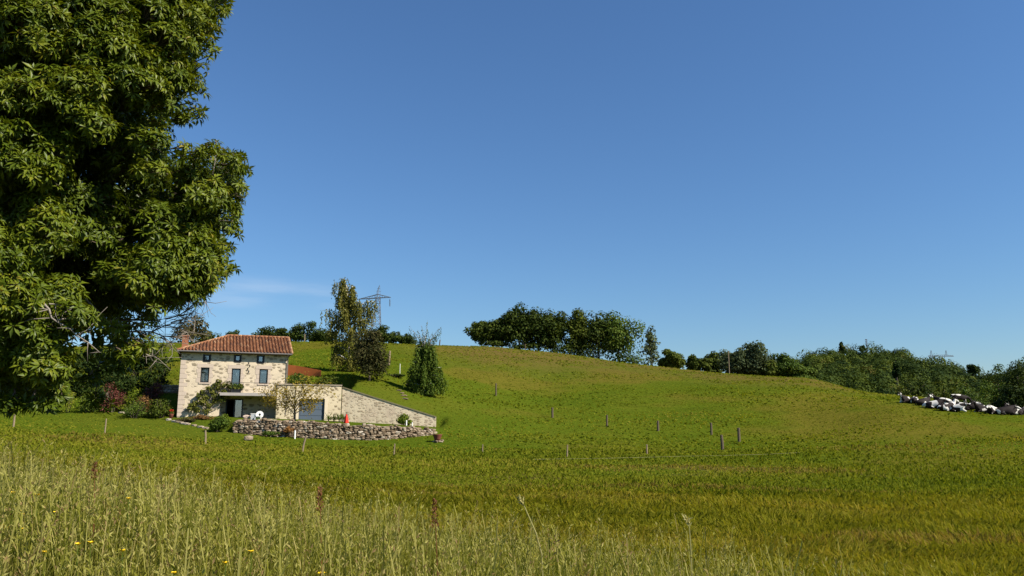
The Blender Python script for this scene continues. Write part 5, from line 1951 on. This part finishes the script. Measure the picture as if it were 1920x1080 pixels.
def scatter(n, y0, y1, a0=-.78, a1=.78, ex=0.0):
    a = rng.uniform(a0, a1, n)
    Y = np.exp(rng.uniform(math.log(y0), math.log(y1), n))
    x = a * Y
    return np.stack([x, Y, ground(x, Y)], 1)


def patch(P, sx, sy, ph):
    return np.clip((vnoise(P[:, 0] * sx, P[:, 1] * sy, .45, int(ph * 10)) - .5) * 1.9 + .5, 0, 1)


def brown(P, tint, sx=.6, thr=.60, seed=3):
    # rank brownish patches drawn out across the slope
    b = vnoise(P[:, 0], P[:, 1], .16, seed, sx)
    f = np.clip((b - thr) / .08, 0, 1) * rng.random(len(P))
    return np.where(f > .35, rng.uniform(.86, 1.0, len(P)), tint)


def bank_edge(u, v, soft):
    # the unmown bank ends along a line running down to the right
    line = np.interp(u, [-200, 0, 500, 960, 1200, 1450, 1600, 2100], [845, 862, 942, 1012, 1040, 1072, 1110, 1160])
    return v > line + rng.normal(0, soft, len(u))


tg = MB()
P = scatter(230000, 2.3, 11)
hh = rng.uniform(.30, .62, len(P)) * (.8 + .35 * patch(P, 1.7, 1.3, .4))
top = P.copy(); top[:, 2] += hh
u_, v_ = project(top)
k = (v_ < 1110) & (u_ > -120) & (u_ < 2040) & bank_edge(u_, v_, 14)
P, hh = P[k], hh[k]
tt = np.clip(.12 + .55 * rng.random(len(P)) ** .9 + .22 * (patch(P, 2.2, 1.6, 1.2) - .3) + rng.normal(0, .1, len(P)), 0, .93)
blades(tg, P, hh, np.maximum(.0042, P[:, 1] * .00105) * rng.uniform(.7, 1.6, len(P)), rng.uniform(.05, 1.0, len(P)) ** 1.3, tt)
# flowering stems with panicles
P = scatter(9000, 2.4, 10)
hh = rng.uniform(.50, .80, len(P))
top = P.copy(); top[:, 2] += hh
u_, v_ = project(top)
k = (v_ < 1090) & (u_ > -80) & (u_ < 2000) & bank_edge(u_, v_ + 22, 26)
P, hh = P[k], hh[k]
n = len(P)
az = rng.uniform(0, 6.28, n)
d = np.stack([np.cos(az), np.sin(az), np.zeros(n)], 1)
ln = rng.uniform(.05, .4, n)
s_ = np.stack([np.cos(az + 1.5), np.sin(az + 1.5), np.zeros(n)], 1)
w = np.maximum(.0026, P[:, 1] * .0006) * rng.choice([1.0, 1.0, 1.9], n)
V = []
for t_ in (0, .35, .7, 1.0):
    c = P + np.array([0, 0, 1.0]) * (hh * t_)[:, None] + d * (hh * ln * t_ ** 2)[:, None]
    V += [c - s_ * w[:, None] / 2, c + s_ * w[:, None] / 2]
tint = rng.uniform(.6, .98, n)
b = (np.arange(n) * 8)[:, None, None]
tg.add(np.stack(V, 1).reshape(-1, 3), (np.array([(0, 1, 3, 2), (2, 3, 5, 4), (4, 5, 7, 6)])[None] + b).reshape(-1, 4), np.repeat(tint, 8))
for k in range(11):
    t_ = rng.uniform(.78, 1.03, n)
    c = P + np.array([0, 0, 1.0]) * (hh * t_)[:, None] + d * (hh * ln * t_ ** 2)[:, None]
    sd = nrm(rng.normal(0, 1, (n, 3)) * np.array([1, 1, .3]))
    c = c + sd * (rng.uniform(.002, .022, n) * (1.15 - t_) * 4)[:, None]
    D = nrm(sd * .8 + np.array([0, 0, .8]) + d * ln[:, None])
    L_ = rng.uniform(.012, .026, n) * np.maximum(1, P[:, 1] / 7)
    flakes(tg, c, D, rand_dirs(n), L_, L_ * .34, np.clip(tint + rng.normal(0, .08, n), .4, 1))
o = tg.build('tall_grass', M_TALL)
tag(o, 'tall unmown seeding grass on the near bank', 'grass', kind='stuff')

mg = MB()
P = scatter(150000, 8, 32, -.80, .80)
top = P.copy(); top[:, 2] += .3
u_, v_ = project(top)
k = (v_ < 1100)
P = P[k]
n = len(P)
hh = rng.uniform(.10, .30, n) * (.55 + .8 * patch(P, .55, .8, .3))
blades(mg, P, hh, P[:, 1] * .0013 * rng.uniform(.7, 1.6, n), rng.uniform(.2, 1.5, n), brown(P, np.clip(.25 + .40 * rng.random(n) + .35 * (patch(P, .35, .5, 2.0) - .4) + rng.normal(0, .1, n), 0, .86)))
M_RANK = leaf_mat('rank_grass_blades', [(0, (.062, .072, .005)), (.35, (.142, .146, .010)), (.65, (.210, .186, .018)), (.86, (.245, .190, .032)), (1, (.160, .108, .030))], .42, .8, .02, (1.15, 1.1, .5))
o = mg.build('hollow_grass', M_RANK)
tag(o, 'rank olive meadow grass in the hollow just beyond the tall bank grass', 'grass', kind='stuff')
mg = MB()
P = scatter(90000, 30, 62, -.80, .80)
n = len(P)
hh = rng.uniform(.10, .26, n) * (.5 + .9 * patch(P, .22, .33, 1.3))
flakes(mg, P, nrm(rng.normal(0, .8, (n, 3)) + np.array([0, 0, .8])), nrm(rand_dirs(n) * .8 + np.array([0.2, -.3, 1.0])), hh, P[:, 1] * .0021 * rng.uniform(.7, 1.5, n), brown(P, np.clip(.25 + .38 * rng.random(n) + .4 * (patch(P, .16, .25, .5) - .4) + rng.normal(0, .1, n), 0, .86), .5, .62, 4))
P = scatter(210000, 58, 175, -.80, .80)
x, y = P[:, 0], P[:, 1]
ql, yl_ = np.interp(x, QX, QY), yline(x)
house_zone = (x > -31.5) & (x < XW + 1) & (y > ql - .3) & (y < np.where(x < XG + .2, yl_ + 8.5, yl_ + .8))
P = P[~house_zone]
lawn = (P[:, 0] + rng.normal(0, 2.5, len(P)) + 3 * np.sin(P[:, 1] * .25) < -3) & (P[:, 1] < 84)
n = len(P)
hh = rng.uniform(.08, .25, n) * np.where(lawn[...], .6, .8) * (.5 + .9 * patch(P, .2, .45, .9))
clump = patch(P, .33, .62, 2.2)
keep = rng.random(n) < .35 + .9 * np.clip(clump, 0, 1)
P, hh, lawn = P[keep], hh[keep], lawn[keep]
n = len(P)
flakes(mg, P - np.array([0, 0, .02]), nrm(rng.normal(0, 1.0, (n, 3)) + np.array([0, 0, .55])), nrm(rand_dirs(n) * .7 + np.array([0.2, -.3, 1.0])), hh, P[:, 1] * .0030 * rng.uniform(.7, 1.6, n), np.clip(.33 + .26 * rng.random(n) + .30 * (patch(P, .10, .22, .5) - .5) + rng.normal(0, .08, n), 0, 1))
o = mg.build('meadow_grass', M_MEAD)
tag(o, 'shorter pasture grass over the hollow and the hillside', 'grass', kind='stuff')

# flowers and single stems standing out of the grass
M_YEL = plain('yellow_petals', (.80, .52, .010), .6, .3, .05)
M_SORR = leaf_mat('sorrel_seed', [(0, (.09, .03, .012)), (.5, (.16, .06, .025)), (1, (.24, .13, .05))], .25, .7, .2, (1.1, .8, .6))
M_STRAW = leaf_mat('straw_stem', [(0, (.22, .22, .05)), (1, (.50, .44, .20))], .25, .6, .2)
GB_ = 'yellow buttercups in the tall grass'
for (u, v) in [(24, 926), (70, 930), (58, 946), (38, 961), (41, 967), (3, 988), (12, 992), (43, 994), (103, 963), (241, 937), (146, 1023), (170, 1020), (84, 1038), (471, 1037), (423, 1058), (326, 1077), (230, 1035)]:
    Y = 3.3 if v < 1000 else 2.7
    top = at(u, v, Y)
    g0 = gz(top[0], top[1])
    t = thing('buttercup', 'small yellow buttercup flower in the tall grass at lower left', 'flower', (top[0], top[1], g0), 0, GB_)
    h = top[2] - g0
    mb = MB(); mb.tube([(.02, 0, 0), (.01, .01, h * .5), (0, 0, h)], .0016, 4); mb.build('stem', L_LIGHT, t)
    mb = MB()
    for k in range(5):
        a = k * 1.2566 + random.random()
        D = np.array([[math.cos(a) * .8, math.sin(a) * .8, .45]])
        leaves(mb, np.array([[0, 0, h]]), nrm(D), np.array([[0, 0, 1.0]]), .014, .014, .5, -.2)
    mb.build('petals', M_YEL, t)
Y = 3.3
top = at(603, 1076, Y)
g0 = gz(top[0], top[1])
t = thing('hawkweed', 'larger yellow flower with dark centre at the bottom edge', 'flower', (top[0], top[1], g0))
h = top[2] - g0
mb = MB(); mb.tube([(0, 0, 0), (0, 0, h)], .0022, 5); mb.build('stem', L_LIGHT, t)
mb = MB()
for k in range(22):
    a = k * 2 * math.pi / 22
    leaves(mb, np.array([[math.cos(a) * .004, math.sin(a) * .004, h]]), nrm(np.array([[math.cos(a), math.sin(a), .35]])), np.array([[0, 0, 1.0]]), .018, .007, .5, 0)
mb.build('petals', M_YEL, t)
mb = MB(); lathe(mb, [(.003, h - .012), (.007, h - .002), (.006, h + .004), (0, h + .006)], 8); mb.build('flower_centre', M_TERRA, t)
for (u, v0, v1, Y, lab) in [(178, 868, 898, 3.6, 'leftmost red brown sorrel spike among the grass'), (600, 915, 958, 3.4, 'leaning red sorrel spike standing above the grass in the middle left'), (815, 936, 985, 3.3, 'upright red brown sorrel spike right of the leaning one')]:
    top = at(u, v0, Y)
    g0 = gz(top[0], top[1])
    t = thing('sorrel', lab, 'plant', (top[0], top[1], g0), 0, 'sorrel spikes in the grass')
    h = top[2] - g0
    mb = MB(); mb.tube([(.03, 0, 0), (.02, 0, h * .6), (0, 0, h)], [.003, .0025, .001], 5); mb.build('stem', M_SORR, t)
    mb = MB()
    n = 90
    zz = h - rng.random(n) ** 1.1 * (v1 - v0) * Y / F
    rr_ = .003 + (h - zz) * .10
    a = rng.uniform(0, 6.28, n)
    flakes(mb, np.stack([np.cos(a) * rr_ * rng.random(n) + .02 * (h - zz) / h, np.sin(a) * rr_, zz], 1), nrm(np.stack([np.cos(a), np.sin(a), np.full(n, .6)], 1)), rand_dirs(n), .011, .008, rng.random(n))
    mb.build('seed_head', M_SORR, t)
for (pts, Y, lab) in [([(975, 935), (982, 947), (992, 970), (1005, 1000), (1016, 1040)], 3.9, 'tall leaning straw coloured grass stem with drooping seed head'), ([(1286, 970), (1292, 982), (1294, 1010), (1296, 1040), (1297, 1070)], 3.8, 'upright pale grass stem with bent seed head at right')]:
    top = at(*pts[0], Y)
    g0 = gz(top[0], top[1])
    base = np.array([top[0], top[1], g0])
    t = thing('grass_stem', lab, 'grass stem', base)
    P = [at(u, v, Y) - base for u, v in pts][::-1]
    P = [np.array([P[0][0] + .02, 0, -.02])] + P
    mb = MB(); mb.tube(P, [.0035] * 3 + [.003, .0025, .0015][:len(P) - 3], 5); mb.build('stem', M_STRAW, t)
    mb = MB()
    n = 26
    q = rng.random(n)[:, None]
    c = P[-1] + (P[-2] - P[-1]) * q * 1.3
    flakes(mb, c + rng.normal(0, .004, (n, 3)), nrm(rng.normal(0, .5, (n, 3)) + (P[-1] - P[-2]) / np.linalg.norm(P[-1] - P[-2])), rand_dirs(n), .026, .009, rng.uniform(.4, 1, n))
    mb.build('seed_head', M_STRAW, t)
